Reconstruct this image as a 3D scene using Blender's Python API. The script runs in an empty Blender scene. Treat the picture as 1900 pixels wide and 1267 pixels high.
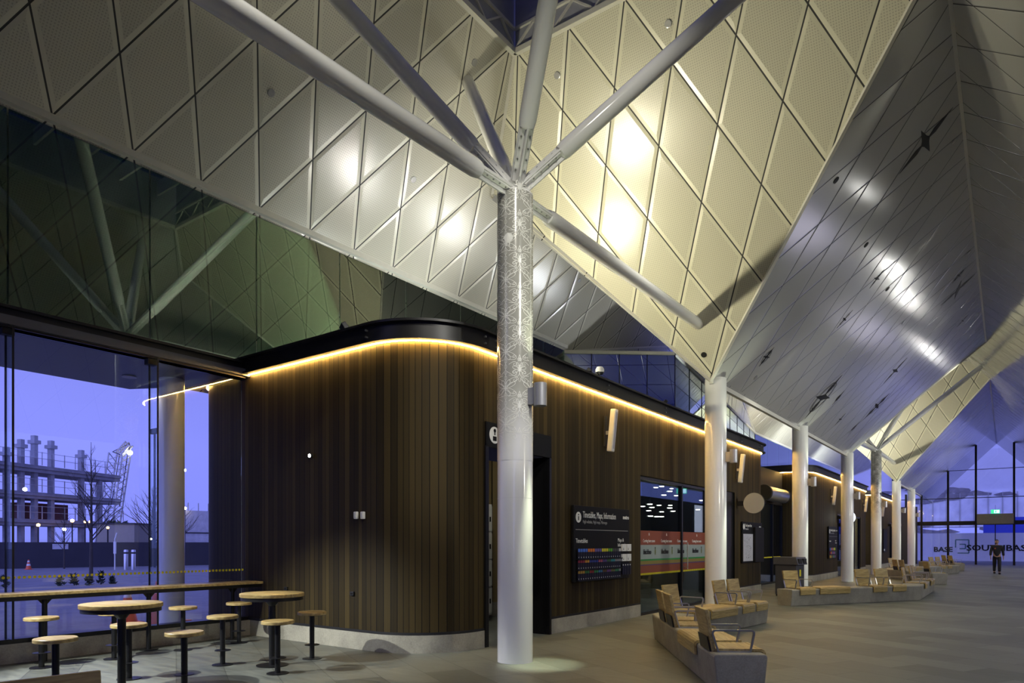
import bpy, bmesh, math, random
from mathutils import Vector, Matrix
random.seed(7)
PI = math.pi
sc = bpy.context.scene
COL = sc.collection

# ------------------------------------------------------------------ camera geometry (24 mm shift lens, level)
FPX = 1270.0; VPX = 1868.3; HZ = 1007.5; EYE = 1.6
_t = math.atan((VPX - 950) / FPX)
FW = Vector((-math.sin(_t), math.cos(_t), 0)); RT = Vector((math.cos(_t), math.sin(_t), 0)); UP = Vector((0, 0, 1))
CAM = Vector((0, 0, EYE))
def ray(u, v): return FW + RT * ((u - 950) / FPX) + UP * ((HZ - v) / FPX)
def onz(u, v, z=0): r = ray(u, v); return CAM + r * ((z - EYE) / r.z)
def onx(u, v, x): r = ray(u, v); return CAM + r * (x / r.x)
def ony(u, v, y): r = ray(u, v); return CAM + r * (y / r.y)
def ond(u, v, d): return CAM + ray(u, v) * d
def onpl(u, v, p, n):
    r = ray(u, v); return CAM + r * ((Vector(p) - CAM).dot(Vector(n)) / r.dot(Vector(n)))

# ------------------------------------------------------------------ materials
def lin(c):
    return tuple(((x / 255) / 12.92 if x / 255 <= .04045 else (((x / 255) + .055) / 1.055) ** 2.4) for x in c) + (1,)
class N:
    def __init__(s, name):
        s.m = bpy.data.materials.new(name); s.m.use_nodes = True; s.t = s.m.node_tree
        s.b = s.t.nodes['Principled BSDF']; s.out = s.t.nodes['Material Output']
    def n(s, typ, **k):
        o = s.t.nodes.new(typ)
        for a, v in k.items():
            if a.startswith('i_'):
                o.inputs[a[2:].replace('_', ' ')].default_value = v
            else: setattr(o, a, v)
        return o
    def l(s, a, b): s.t.links.new(a, b)
    def math(s, op, a, b=None, c=None):
        o = s.t.nodes.new('ShaderNodeMath'); o.operation = op
        for i, x in enumerate((a, b, c)):
            if x is None: continue
            if isinstance(x, (int, float)): o.inputs[i].default_value = x
            else: s.l(x, o.inputs[i])
        return o.outputs[0]
    def mix(s, f, a, b):
        o = s.t.nodes.new('ShaderNodeMix'); o.data_type = 'RGBA'
        for sock, x in ((o.inputs['Factor'], f), (o.inputs['A'], a), (o.inputs['B'], b)):
            if isinstance(x, (int, float)): sock.default_value = x
            elif isinstance(x, tuple): sock.default_value = x
            else: s.l(x, sock)
        return o.outputs['Result']
def simple(name, col, rough=.5, metal=0, var=.12, scale=6, bump=0, spec=.5):
    k = N(name); k.b.inputs['Roughness'].default_value = rough; k.b.inputs['Metallic'].default_value = metal
    k.b.inputs['Specular IOR Level'].default_value = spec
    tc = k.n('ShaderNodeTexCoord'); nz = k.n('ShaderNodeTexNoise'); nz.inputs['Scale'].default_value = scale; nz.inputs['Detail'].default_value = 4
    k.l(tc.outputs['Object'], nz.inputs['Vector'])
    c = tuple(col[:3])
    k.l(k.mix(nz.outputs['Fac'], tuple(x * (1 - var) for x in c) + (1,), tuple(min(1, x * (1 + var)) for x in c) + (1,)), k.b.inputs['Base Color'])
    if bump:
        bp = k.n('ShaderNodeBump'); bp.inputs['Strength'].default_value = bump; bp.inputs['Distance'].default_value = .01
        k.l(nz.outputs['Fac'], bp.inputs['Height']); k.l(bp.outputs['Normal'], k.b.inputs['Normal'])
    return k.m
def emit(name, col, st):
    k = N(name); k.b.inputs['Base Color'].default_value = (0, 0, 0, 1)
    k.b.inputs['Emission Color'].default_value = tuple(col[:3]) + (1,); k.b.inputs['Emission Strength'].default_value = st
    return k.m
def glass(name, tint, refl, rough=0.0, f0=.04):
    k = N(name); k.t.nodes.remove(k.b)
    tr = k.n('ShaderNodeBsdfTransparent'); tr.inputs['Color'].default_value = tuple(tint) + (1,)
    gl = k.n('ShaderNodeBsdfGlossy'); gl.inputs['Roughness'].default_value = rough; gl.inputs['Color'].default_value = (.9, 1, .95, 1)
    fr = k.n('ShaderNodeFresnel'); fr.inputs['IOR'].default_value = 1.45
    f = k.math('MINIMUM', k.math('MULTIPLY_ADD', fr.outputs[0], refl, f0), 1.0)
    mx = k.n('ShaderNodeMixShader'); k.l(f, mx.inputs[0]); k.l(tr.outputs[0], mx.inputs[1]); k.l(gl.outputs[0], mx.inputs[2])
    k.l(mx.outputs[0], k.out.inputs['Surface'])
    return k.m
def panel_mat(name, col, lip, joint, border, rough, period=1.09, row=1.165, perf=True, fuzz=.15):
    """diamond cladding panels: local x runs level along the slope, local y runs up the slope"""
    k = N(name)
    tc = k.n('ShaderNodeTexCoord'); sp = k.n('ShaderNodeSeparateXYZ'); k.l(tc.outputs['Object'], sp.inputs[0])
    a = k.math('DIVIDE', sp.outputs[0], period); b = k.math('DIVIDE', sp.outputs[1], 2 * row)
    g = math.sqrt(1 / period ** 2 + 1 / (2 * row) ** 2)
    def dist(x):
        f = k.math('SUBTRACT', x, k.math('ROUND', x)); return k.math('DIVIDE', k.math('ABSOLUTE', f), g), k.math('ROUND', x)
    d1, r1 = dist(k.math('ADD', a, b)); d2, r2 = dist(k.math('SUBTRACT', a, b))
    d = k.math('MINIMUM', d1, d2)
    mj = k.math('LESS_THAN', d, joint); ml = k.math('LESS_THAN', d, border)
    # each panel its own slight tone
    f1 = k.math('FLOOR', k.math('ADD', a, b)); f2 = k.math('FLOOR', k.math('SUBTRACT', a, b))
    cb = k.n('ShaderNodeCombineXYZ'); k.l(f1, cb.inputs[0]); k.l(f2, cb.inputs[1])
    wn = k.n('ShaderNodeTexWhiteNoise'); wn.noise_dimensions = '2D'; k.l(cb.outputs[0], wn.inputs['Vector'])
    c0 = tuple(x * .94 for x in col) + (1,); c1 = tuple(min(1, x * 1.05) for x in col) + (1,)
    base = k.mix(wn.outputs['Value'], c0, c1)
    if perf:
        vo = k.n('ShaderNodeTexVoronoi'); vo.inputs['Scale'].default_value = 26; vo.inputs['Randomness'].default_value = 0
        k.l(tc.outputs['Object'], vo.inputs['Vector'])
        h = k.math('LESS_THAN', vo.outputs['Distance'], .26)
        base = k.mix(k.math('MULTIPLY', h, .5), base, tuple(x * .45 for x in col) + (1,))
    c = k.mix(ml, base, tuple(lip) + (1,))
    c = k.mix(mj, c, (.012, .012, .012, 1))
    k.l(c, k.b.inputs['Base Color'])
    k.b.inputs['Specular IOR Level'].default_value = .9
    k.l(k.math('MULTIPLY_ADD', mj, .4, rough), k.b.inputs['Roughness'])
    # joint groove and raised lip
    hgt = k.math('MINIMUM', k.math('DIVIDE', d, border), 1.0)
    nz = k.n('ShaderNodeTexNoise'); nz.inputs['Scale'].default_value = 1.1; nz.inputs['Detail'].default_value = 1
    k.l(tc.outputs['Object'], nz.inputs['Vector'])
    hh = k.math('ADD', k.math('MULTIPLY', hgt, .012), k.math('MULTIPLY', nz.outputs['Fac'], .006 * fuzz * 10))
    bp = k.n('ShaderNodeBump'); bp.inputs['Strength'].default_value = .7; bp.inputs['Distance'].default_value = 1
    k.l(hh, bp.inputs['Height']); k.l(bp.outputs['Normal'], k.b.inputs['Normal'])
    return k.m
def board_mat(name, dark, light, width=.105):
    k = N(name); uv = k.n('ShaderNodeUVMap'); sp = k.n('ShaderNodeSeparateXYZ'); k.l(uv.outputs[0], sp.inputs[0])
    u = k.math('ADD', sp.outputs[0], k.math('MULTIPLY', k.math('SINE', k.math('MULTIPLY', sp.outputs[0], 7.3)), .03))
    q = k.math('DIVIDE', u, width); fl = k.math('FLOOR', q); fr = k.math('SUBTRACT', q, fl)
    wn = k.n('ShaderNodeTexWhiteNoise'); wn.noise_dimensions = '1D'; k.l(fl, wn.inputs['W'])
    mp = k.n('ShaderNodeMapping'); mp.inputs['Scale'].default_value = (60, 1.2, 1); k.l(uv.outputs[0], mp.inputs[0])
    nz = k.n('ShaderNodeTexNoise'); nz.inputs['Scale'].default_value = 1; nz.inputs['Detail'].default_value = 6; k.l(mp.outputs[0], nz.inputs['Vector'])
    f = k.math('MULTIPLY_ADD', wn.outputs['Value'], .75, k.math('MULTIPLY', nz.outputs['Fac'], .3))
    c = k.mix(f, dark, light)
    gap = k.math('GREATER_THAN', k.math('ABSOLUTE', k.math('SUBTRACT', fr, .5)), .455)
    k.l(k.mix(gap, c, (.004, .003, .002, 1)), k.b.inputs['Base Color'])
    k.b.inputs['Roughness'].default_value = .65; k.b.inputs['Specular IOR Level'].default_value = .2
    bp = k.n('ShaderNodeBump'); bp.inputs['Distance'].default_value = .01; bp.inputs['Strength'].default_value = .8
    k.l(k.math('SUBTRACT', k.math('MULTIPLY', nz.outputs['Fac'], .15), gap), bp.inputs['Height']); k.l(bp.outputs['Normal'], k.b.inputs['Normal'])
    return k.m
def timber_mat(name, c0, c1, axis=1, scale=1.0):
    k = N(name); tc = k.n('ShaderNodeTexCoord')
    mp = k.n('ShaderNodeMapping'); s = [14 * scale] * 3; s[axis] = 1.5 * scale; mp.inputs['Scale'].default_value = s
    k.l(tc.outputs['Object'], mp.inputs[0])
    nz = k.n('ShaderNodeTexNoise'); nz.inputs['Scale'].default_value = 1.6; nz.inputs['Detail'].default_value = 7; nz.inputs['Distortion'].default_value = 1.2
    k.l(mp.outputs[0], nz.inputs['Vector'])
    cr = k.n('ShaderNodeValToRGB'); cr.color_ramp.elements[0].position = .3; cr.color_ramp.elements[1].position = .72
    cr.color_ramp.elements[0].color = c0; cr.color_ramp.elements[1].color = c1
    k.l(nz.outputs['Fac'], cr.inputs[0]); k.l(cr.outputs[0], k.b.inputs['Base Color'])
    k.b.inputs['Roughness'].default_value = .38
    return k.m
def concrete_mat(name, c, scale=3, rough=.75):
    k = N(name); tc = k.n('ShaderNodeTexCoord')
    nz = k.n('ShaderNodeTexNoise'); nz.inputs['Scale'].default_value = scale; nz.inputs['Detail'].default_value = 9; nz.inputs['Roughness'].default_value = .65
    n2 = k.n('ShaderNodeTexNoise'); n2.inputs['Scale'].default_value = scale * 22; n2.inputs['Detail'].default_value = 3
    k.l(tc.outputs['Object'], nz.inputs['Vector']); k.l(tc.outputs['Object'], n2.inputs['Vector'])
    f = k.math('MULTIPLY_ADD', n2.outputs['Fac'], .35, k.math('MULTIPLY', nz.outputs['Fac'], .9))
    cr = k.n('ShaderNodeValToRGB'); cr.color_ramp.elements[0].position = .35; cr.color_ramp.elements[1].position = .85
    cr.color_ramp.elements[0].color = tuple(x * .6 for x in c[:3]) + (1,); cr.color_ramp.elements[1].color = tuple(min(1, x * 1.3) for x in c[:3]) + (1,)
    k.l(f, cr.inputs[0]); k.l(cr.outputs[0], k.b.inputs['Base Color']); k.b.inputs['Roughness'].default_value = rough
    bp = k.n('ShaderNodeBump'); bp.inputs['Strength'].default_value = .2; bp.inputs['Distance'].default_value = .01
    k.l(f, bp.inputs['Height']); k.l(bp.outputs['Normal'], k.b.inputs['Normal'])
    return k.m
def floor_mat():
    k = N('stone_paving'); tc = k.n('ShaderNodeTexCoord')
    mp = k.n('ShaderNodeMapping'); mp.inputs['Rotation'].default_value = (0, 0, math.radians(28)); k.l(tc.outputs['Object'], mp.inputs[0])
    br = k.n('ShaderNodeTexBrick'); br.inputs['Scale'].default_value = 1; br.inputs['Mortar Size'].default_value = .004
    br.inputs['Brick Width'].default_value = 1.15; br.inputs['Row Height'].default_value = .55
    br.inputs['Color1'].default_value = (.094, .1, .085, 1); br.inputs['Color2'].default_value = (.172, .182, .156, 1); br.inputs['Mortar'].default_value = (.05, .05, .045, 1)
    k.l(mp.outputs[0], br.inputs['Vector'])
    m2 = k.n('ShaderNodeMapping'); m2.inputs['Scale'].default_value = (1.2, 7, 1); m2.inputs['Rotation'].default_value = (0, 0, math.radians(20)); k.l(tc.outputs['Object'], m2.inputs[0])
    nz = k.n('ShaderNodeTexNoise'); nz.inputs['Scale'].default_value = 1.6; nz.inputs['Detail'].default_value = 9; nz.inputs['Roughness'].default_value = .6; nz.inputs['Distortion'].default_value = .6
    k.l(m2.outputs[0], nz.inputs['Vector'])
    f = k.math('MULTIPLY_ADD', nz.outputs['Fac'], 1.5, .25)
    mu = k.n('ShaderNodeMix'); mu.data_type = 'RGBA'; mu.blend_type = 'MULTIPLY'; mu.inputs['Factor'].default_value = 1
    k.l(br.outputs['Color'], mu.inputs['A'])
    cb = k.n('ShaderNodeCombineColor'); [k.l(f, cb.inputs[i]) for i in range(3)]; k.l(cb.outputs[0], mu.inputs['B'])
    k.l(mu.outputs['Result'], k.b.inputs['Base Color'])
    k.l(k.math('MULTIPLY_ADD', nz.outputs['Fac'], .35, .3), k.b.inputs['Roughness'])
    bp = k.n('ShaderNodeBump'); bp.inputs['Strength'].default_value = .25; bp.inputs['Distance'].default_value = .01
    k.l(nz.outputs['Fac'], bp.inputs['Height']); k.l(bp.outputs['Normal'], k.b.inputs['Normal'])
    return k.m
M = {}
M['panelA'] = panel_mat('perforated_white_panel', (.6, .585, .5), (.68, .665, .56), .013, .075, .27, fuzz=.05)
M['panelB'] = panel_mat('perforated_white_panel_far', (.66, .64, .51), (.74, .72, .57), .013, .075, .27, period=1.127, row=1.18, fuzz=.05)
M['panelC'] = panel_mat('smooth_white_panel', (.66, .66, .64), (.72, .72, .7), .011, .03, .17, period=1.112, row=1.17, perf=False, fuzz=.03)
M['panelC'].node_tree.nodes['Principled BSDF'].inputs['Metallic'].default_value = .42
M['trimwhite'] = simple('white_trim', (.68, .67, .6), .4, var=.05)
M['white'] = simple('white_gloss_paint', (.86, .86, .83), .12, var=.03, scale=3)
M['steelwhite'] = simple('white_cast_steel', (.75, .75, .72), .3, var=.06, scale=8)
M['boards'] = board_mat('dark_timber_boards', (.013, .009, .003, 1), (.066, .046, .014, 1))
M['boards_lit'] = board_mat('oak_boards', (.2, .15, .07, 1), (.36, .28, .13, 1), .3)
M['blackmetal'] = simple('black_steel', (.013, .013, .014), .35, .3, var=.2)
M['blackbeam'] = simple('black_steel_beam', (.016, .015, .014), .4, .2, var=.2)
M['bolt'] = simple('bolt_steel', (.5, .5, .48), .3, .9)
M['chrome'] = simple('brushed_steel', (.55, .56, .58), .28, .9, var=.08, scale=40)
M['concrete'] = concrete_mat('pale_concrete', (.3, .29, .24))
M['kerb'] = concrete_mat('kerb_concrete', (.36, .34, .27), 2.2)
M['bench'] = concrete_mat('bench_concrete', (.3, .29, .235), 2.5, .6)
M['floor'] = floor_mat()
M['seatwood'] = timber_mat('honey_timber', (.27, .19, .065, 1), (.56, .44, .18, 1), 1)
M['seatwoodx'] = timber_mat('honey_timber_x', (.27, .19, .065, 1), (.56, .43, .18, 1), 0)
M['topwood'] = timber_mat('laminated_timber', (.25, .17, .06, 1), (.52, .4, .17, 1), 0, .7)
M['glass'] = glass('clear_glass', (.98, .99, .99), .9, f0=.015)
M['glassgreen'] = glass('green_clerestory_glass', (.5, .66, .57), 1.8, f0=.08)
M['glassblue'] = glass('blue_tinted_glass', (.12, .16, .32), 3.0, f0=.16)
M['glassfin'] = glass('fin_glass', (.93, .97, .98), .15, f0=.01)
M['glassdark'] = glass('dark_shop_glass', (.7, .74, .77), .4, f0=.008)
M['sign'] = simple('charcoal_sign', (.009, .009, .01), .55, spec=.15)
M['signlight'] = simple('sign_lettering', (.75, .75, .7), .5, var=.02)
M['signgrey'] = simple('blank_grey_sign', (.3, .3, .28), .45, var=.03)
M['led'] = emit('warm_led', (1, .6, .17), 230)
M['ledcap'] = emit('led_end', (1, .8, .45), 22)
M['asphalt'] = concrete_mat('asphalt', (.2, .2, .22), 1.2, .6)
M['hoard'] = simple('black_hoarding', (.03, .03, .04), .6, var=.3, scale=1)
M['farconc'] = concrete_mat('raw_concrete', (.3, .3, .32), 1)
M['farwhite'] = simple('white_sheeting', (.55, .55, .57), .5, var=.35, scale=2.5)
M['bark'] = simple('bark', (.07, .06, .05), .9, var=.4)
M['leaf'] = simple('dark_leaves', (.03, .045, .03), .8, var=.5)
M['orange'] = simple('cone_orange', (.75, .13, .04), .5)
M['yellow'] = simple('yellow_dot', (.8, .72, .02), .5, var=.03)
M['spgrey'] = simple('speaker_white', (.62, .62, .57), .45)
M['lampgrey'] = simple('silver_lamp_body', (.38, .38, .38), .35, .5)
M['black'] = simple('matt_black', (.008, .008, .009), .6)
M['wrap'] = simple('grey_film', (.36, .36, .33), .2, var=.04)
M['wrapline'] = simple('pale_film_line', (.82, .82, .76), .25, var=.03)
M['skin'] = simple('skin', (.45, .28, .2), .6)
M['jacket'] = simple('black_jacket', (.012, .012, .015), .8)
M['trousers'] = simple('dark_trousers', (.014, .015, .022), .8)
M['hair'] = simple('dark_hair', (.03, .02, .015), .8)

# ------------------------------------------------------------------ mesh building
class MB:
    def __init__(s): s.v = []; s.f = []; s.uv = None
    def add(s, vs, fs):
        o = len(s.v); s.v += [Vector(p) for p in vs]; s.f += [tuple(i + o for i in f) for f in fs]; return s
    def box(s, x0, x1, y0, y1, z0, z1, M_=None):
        vs = [Vector((x, y, z)) for z in (z0, z1) for x, y in ((x0, y0), (x1, y0), (x1, y1), (x0, y1))]
        if M_ is not None: vs = [M_ @ v for v in vs]
        return s.add(vs, [(3, 2, 1, 0), (4, 5, 6, 7), (0, 1, 5, 4), (1, 2, 6, 5), (2, 3, 7, 6), (3, 0, 4, 7)])
    def bar(s, p, q, w, h, up=(0, 0, 1)):
        p, q = Vector(p), Vector(q); d = (q - p).normalized(); x = d.cross(Vector(up))
        if x.length < 1e-4: x = d.cross(Vector((1, 0, 0)))
        x.normalize(); y = x.cross(d).normalized(); x *= w / 2; y *= h / 2
        vs = [a + b for a in (p, q) for b in (-x - y, x - y, x + y, -x + y)]
        return s.add(vs, [(3, 2, 1, 0), (4, 5, 6, 7), (0, 1, 5, 4), (1, 2, 6, 5), (2, 3, 7, 6), (3, 0, 4, 7)])
    def tube(s, pts, r, n=12, cap=True, radii=None):
        pts = [Vector(p) for p in pts]; o = len(s.v); prev = None
        for i, p in enumerate(pts):
            a = pts[max(i - 1, 0)]; b = pts[min(i + 1, len(pts) - 1)]; d = (b - a).normalized()
            if prev is None:
                x = d.cross(Vector((0, 0, 1)));
                if x.length < 1e-3: x = Vector((1, 0, 0))
            else: x = prev - d * prev.dot(d)
            x.normalize(); prev = x; y = d.cross(x); rr = radii[i] if radii else r
            s.v += [p + (x * math.cos(2 * PI * k / n) + y * math.sin(2 * PI * k / n)) * rr for k in range(n)]
        for i in range(len(pts) - 1):
            for k in range(n):
                a = o + i * n + k; b = o + i * n + (k + 1) % n; s.f.append((a, b, b + n, a + n))
        if cap:
            s.f.append(tuple(o + k for k in reversed(range(n)))); s.f.append(tuple(o + (len(pts) - 1) * n + k for k in range(n)))
        return s
    def lathe(s, prof, n=32, c=(0, 0, 0)):
        o = len(s.v); c = Vector(c)
        for r, z in prof: s.v += [c + Vector((r * math.cos(2 * PI * k / n), r * math.sin(2 * PI * k / n), z)) for k in range(n)]
        for i in range(len(prof) - 1):
            for k in range(n):
                a = o + i * n + k; b = o + i * n + (k + 1) % n; s.f.append((a, b, b + n, a + n))
        if prof[0][0] > 1e-5: s.f.append(tuple(o + k for k in reversed(range(n))))
        if prof[-1][0] > 1e-5: s.f.append(tuple(o + (len(prof) - 1) * n + k for k in range(n)))
        return s
    def poly(s, pts): return s.add(pts, [tuple(range(len(pts)))])
    def prism(s, pts, off):
        """solid from a planar outline, thickened by vector off"""
        n = len(pts); off = Vector(off); a = [Vector(p) for p in pts]; b = [p + off for p in a]
        return s.add(a + b, [tuple(range(n)), tuple(reversed(range(n, 2 * n)))] + [(i, i + n, (i + 1) % n + n, (i + 1) % n) for i in range(n)])
    def build(s, name, mat, parent=None, smooth=False, bevel=0, mw=None, fixn=True):
        me = bpy.data.meshes.new(name); me.from_pydata([tuple(v) for v in s.v], [], s.f)
        if fixn:
            bm = bmesh.new(); bm.from_mesh(me); bmesh.ops.recalc_face_normals(bm, faces=bm.faces); bm.to_mesh(me); bm.free()
        if s.uv:
            l = me.uv_layers.new(name='UVMap')
            for lp in me.loops: l.data[lp.index].uv = s.uv[lp.vertex_index]
        if mat: me.materials.append(mat)
        if smooth:
            for p in me.polygons: p.use_smooth = True
            if hasattr(me, 'set_sharp_from_angle'): me.set_sharp_from_angle(angle=math.radians(40))
        o = bpy.data.objects.new(name, me); COL.objects.link(o)
        if parent: o.parent = parent
        if mw is not None: o.matrix_world = mw
        if bevel:
            b = o.modifiers.new('bevel', 'BEVEL'); b.width = bevel; b.segments = 2; b.limit_method = 'ANGLE'; b.angle_limit = math.radians(35)
        return o
def each(name, mat, parent, items):
    for m in items: m.build(name, mat, parent)
def tag(o, label=None, cat=None, group=None, kind=None):
    if label: o['label'] = label
    if cat: o['category'] = cat
    if group: o['group'] = group
    if kind: o['kind'] = kind
    return o
def struct(o, label=None, cat='structure'):
    return tag(o, label, cat, kind='structure')
def thing(name, label, cat, loc=(0, 0, 0), rz=0, group=None):
    o = bpy.data.objects.new(name, None); COL.objects.link(o); o.location = loc; o.rotation_euler = (0, 0, rz)
    o.empty_display_size = .1
    return tag(o, label, cat, group)
KIDS = {}
def copy_tree(o, parent=None):
    c = o.copy(); COL.objects.link(c)
    if parent is not None:
        c.parent = parent; c.matrix_parent_inverse = o.matrix_parent_inverse.copy()
    for ch in [x for x in bpy.data.objects if x.parent == o]: copy_tree(ch, c)
    return c
def text(name, body, size, mat, mw, parent=None, ext=.002, align='LEFT', bold=0, sx=1):
    cu = bpy.data.curves.new(name, 'FONT'); cu.body = body; cu.size = size; cu.extrude = ext; cu.align_x = align; cu.align_y = 'CENTER'; cu.offset = bold
    cu.resolution_u = 2
    tmp = bpy.data.objects.new(name + '_t', cu); COL.objects.link(tmp)
    dg = bpy.context.evaluated_depsgraph_get(); me = bpy.data.meshes.new_from_object(tmp.evaluated_get(dg))
    bpy.data.objects.remove(tmp); me.materials.clear(); me.materials.append(mat)
    o = bpy.data.objects.new(name, me); COL.objects.link(o)
    o.matrix_world = mw @ Matrix.Diagonal((sx, 1, 1, 1))
    if parent: o.parent = parent; o.matrix_parent_inverse = parent.matrix_world.inverted()
    return o
def keep(o, parent):
    bpy.context.view_layer.update(); o.parent = parent; o.matrix_parent_inverse = parent.matrix_world.inverted(); return o
def frame(p, x, y):  # local frame matrix
    x = Vector(x).normalized(); y = (Vector(y) - x * Vector(y).dot(x)).normalized(); z = x.cross(y)
    m = Matrix((x, y, z)).transposed().to_4x4(); m.translation = Vector(p); return m

# ------------------------------------------------------------------ roof planes
XE, ZE = -5.4, 5.25                       # valley over the column row
XR, ZR = -.715, 10.08                     # ridge of the concourse
GB, GA, GC = 1.3, 1.1, (ZR - ZE) / (XR - XE)
TY = 7.54                                 # first tree column
C2 = Vector((XE, 15.11, ZE)); L = Vector((-7.66, 10.68, 11.01))
XG = -10.88                               # glazed wall
def zA(x): return L.z + GA * (x - L.x)
def zB(y, y0=15.11): return ZE + GB * (y0 - y)
def zC(x): return ZE + GC * (x - XE)
def roof(name, pts, origin, xdir, updir, mat, label, thick=.12):
    m = frame(origin, xdir, updir); inv = m.inverted()
    nrm = m.to_3x3() @ Vector((0, 0, 1))
    off = nrm if nrm.z > 0 else -nrm
    p = [inv @ Vector(q) for q in pts]
    for q in p: q.z = 0
    o3 = (inv.to_3x3() @ off).normalized() * thick
    b = MB().prism(p, o3)
    o = b.build(name, mat, mw=m)
    return struct(o, label, 'ceiling')
nA = Vector((-GA, 0, 1)); 
sA = Vector((1, 0, GA)).normalized(); sB = Vector((0, -1, GB)).normalized(); sC = Vector((1, 0, GC)).normalized()
# lattice nodes used as local origins so the joints fall where they do in the hall
def PA(x, y): return Vector((x, y, zA(x)))
Q = PA(-10.93, 17.8); P1 = Vector((L.x - (L.z - 9.3) / GA, L.y + (L.z - 9.3) / GB, 9.3))
Rr = onpl(1250, 643, L, nA)
oA = PA(L.x - 2.33 / math.hypot(1, GA), 6.16)
roof('ceiling', [PA(-13.4, -9), PA(-13.4, 27), PA(-11.2, 19.5), Q, Rr, PA(-9.0, 16), PA(L.x, L.y), PA(L.x, 2 * TY - L.y), PA(-9, -1)],
     oA, (0, 1, 0), sA, M['panelA'], 'pale perforated diamond panels sloping above the left glazed wall')
def PB(x, y, y0=15.11): return Vector((x, y, zB(y, y0)))
oB = PB(-4.78, 15.11 - 3.7 / math.hypot(1, GB))
XL2 = -1.6
def faceB(y0, s, label):  # s=+1 far face, -1 near face ; tree at ty
    ty = y0 - s * 7.57
    yr = y0 - s * (ZR - ZE) / GB; yl = y0 - s * (L.z - ZE) / GB; yp = y0 - s * (9.3 - ZE) / GB
    def pt(x, y): return Vector((x, y, ZE + GB * abs(y0 - y)))
    pts = [pt(XE, y0), pt(XR, yr), pt(XR - (L.z - ZR) / GC, yl), pt(L.x, yl), pt(P1.x, yp)]
    yo = y0 - s * 3.7 / math.hypot(1, GB)
    return roof('ceiling', pts, pt(-4.78, yo), (1, 0, 0), (0, -s, GB), M['panelB'], label)
faceB(15.11, 1, 'brightly lit cream diamond panels behind the nearest branching column')
faceB(2 * TY - 15.11, -1, 'cream diamond panels overhead on the near side of the branching column')
TY2 = 39.14
faceB(TY2 + 7.7, 1, 'cream diamond panels behind the far branching column')
faceB(TY2 - 7.8, -1, 'cream diamond panels on the near side of the far branching column')
def PC(x, y): return Vector((x, y, zC(x)))
oC = PC(XE + 2.35 / math.hypot(1, GC), 17.0)
yc1, yr1 = 15.11, 15.11 - (ZR - ZE) / GB
yc2 = TY2 - 7.8; yr2 = yc2 + (ZR - ZE) / GB
yc3 = TY2 + 7.7; yr3 = yc3 - (ZR - ZE) / GB
yc0 = 2 * TY - 15.11; yr0 = yc0 + (ZR - ZE) / GB
for pts, lab in (([PC(XE, yc1), PC(XR, yr1), PC(XR, yr2), PC(XE, yc2)], 'glossy silver diamond panels rising to the ridge between the two branching columns'),
                 ([PC(XE, yc3), PC(XR, yr3), PC(XR, 71.5), PC(XE, 71.5)], 'glossy silver panels rising to the ridge at the far end'),
                 ([PC(XE, yc0), PC(XR, yr0), PC(XR, -14), PC(XE, -14)], 'silver panels behind the camera')):
    roof('ceiling', pts, oC, (0, 1, 0), sC, M['panelC'], lab)
def PD(x, y): return Vector((x, y, ZR - GC * (x - XR)))
xd = XR - (L.z - ZR) / GC; dl = (L.z - ZR) / GB
ptsD = [PD(4.0, -14), PD(4.0, 71.5), PD(XR, 71.5), PD(XR, yr3), PD(xd, yr3 - dl), PD(xd, yr2 + dl), PD(XR, yr2), PD(XR, yr1), PD(xd, yr1 - dl), PD(xd, yr0 + dl), PD(XR, yr0), PD(XR, -14)]
roof('ceiling', ptsD, PD(XR + .3, 17), (0, 1, 0), (-1, 0, GC), M['panelC'], 'dark silver panels on the right slope of the ridge')
# left roof of the second bay
T = Vector((XG, 37.1, zA(XG))); W = onpl(1355, 690, L, nA)
V = Vector((-8.16, 19.7, 7.34))
Q2 = onpl(1581, 883, L, nA); R2 = onpl(1618, 868, L, nA)
roof('ceiling', [T, PA(-13.4, 37.1), PA(-13.4, 66), Q2, R2, PA(L.x, 44), PA(L.x, 36), W], oA + Vector((0, 32.4, 0)), (0, 1, 0), sA, M['panelA'], 'pale sloping panels seen between the third and fourth columns')
b = MB(); W1 = W - (W - CAM).normalized() * .6; W2 = V + Vector((1.2, 1.2, 2.2))
b.add([V, T, W1, W2, Rr, Q], [(0, 1, 2), (0, 2, 3), (0, 3, 4), (5, 0, 4)])
struct(b.build('ceiling', M['panelC']), 'shadowed bluish soffit behind the second column', 'ceiling')
# canopy soffit outside the glazing
b = MB().prism([(-13.4, -9, 4.5), (-13.4, 6.23, 4.5), (-11.7, 7.1, 4.5), (-10.7, 7.05, 4.5), (-10.7, -9, 4.5)], (0, 0, .12))
struct(b.build('ceiling', simple('dark_soffit', (.1, .11, .14), .35)), 'dark flat soffit outside the left glazed wall', 'ceiling')

def PL(x, y): return Vector((x, y, ZE + GC * (XE - x)))
for ya, yb, lab in ((15.11, yc2, 'hidden outer slope of the valley roof behind the second and third columns'), (yc0, -14, 'outer slope of the valley roof behind the camera')):
    s_ = 1 if yb > ya else -1
    roof('ceiling', [PL(XE, ya), Vector((P1.x, ya - s_ * (15.11 - P1.y), ZE + GC * (XE - P1.x))), PL(-9.3, ya - s_ * 2.9), PL(-9.3, yb), PL(XE, yb)], PL(XE, ya), (0, 1, 0), (-1, 0, GC), M['panelC'], lab)
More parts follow.
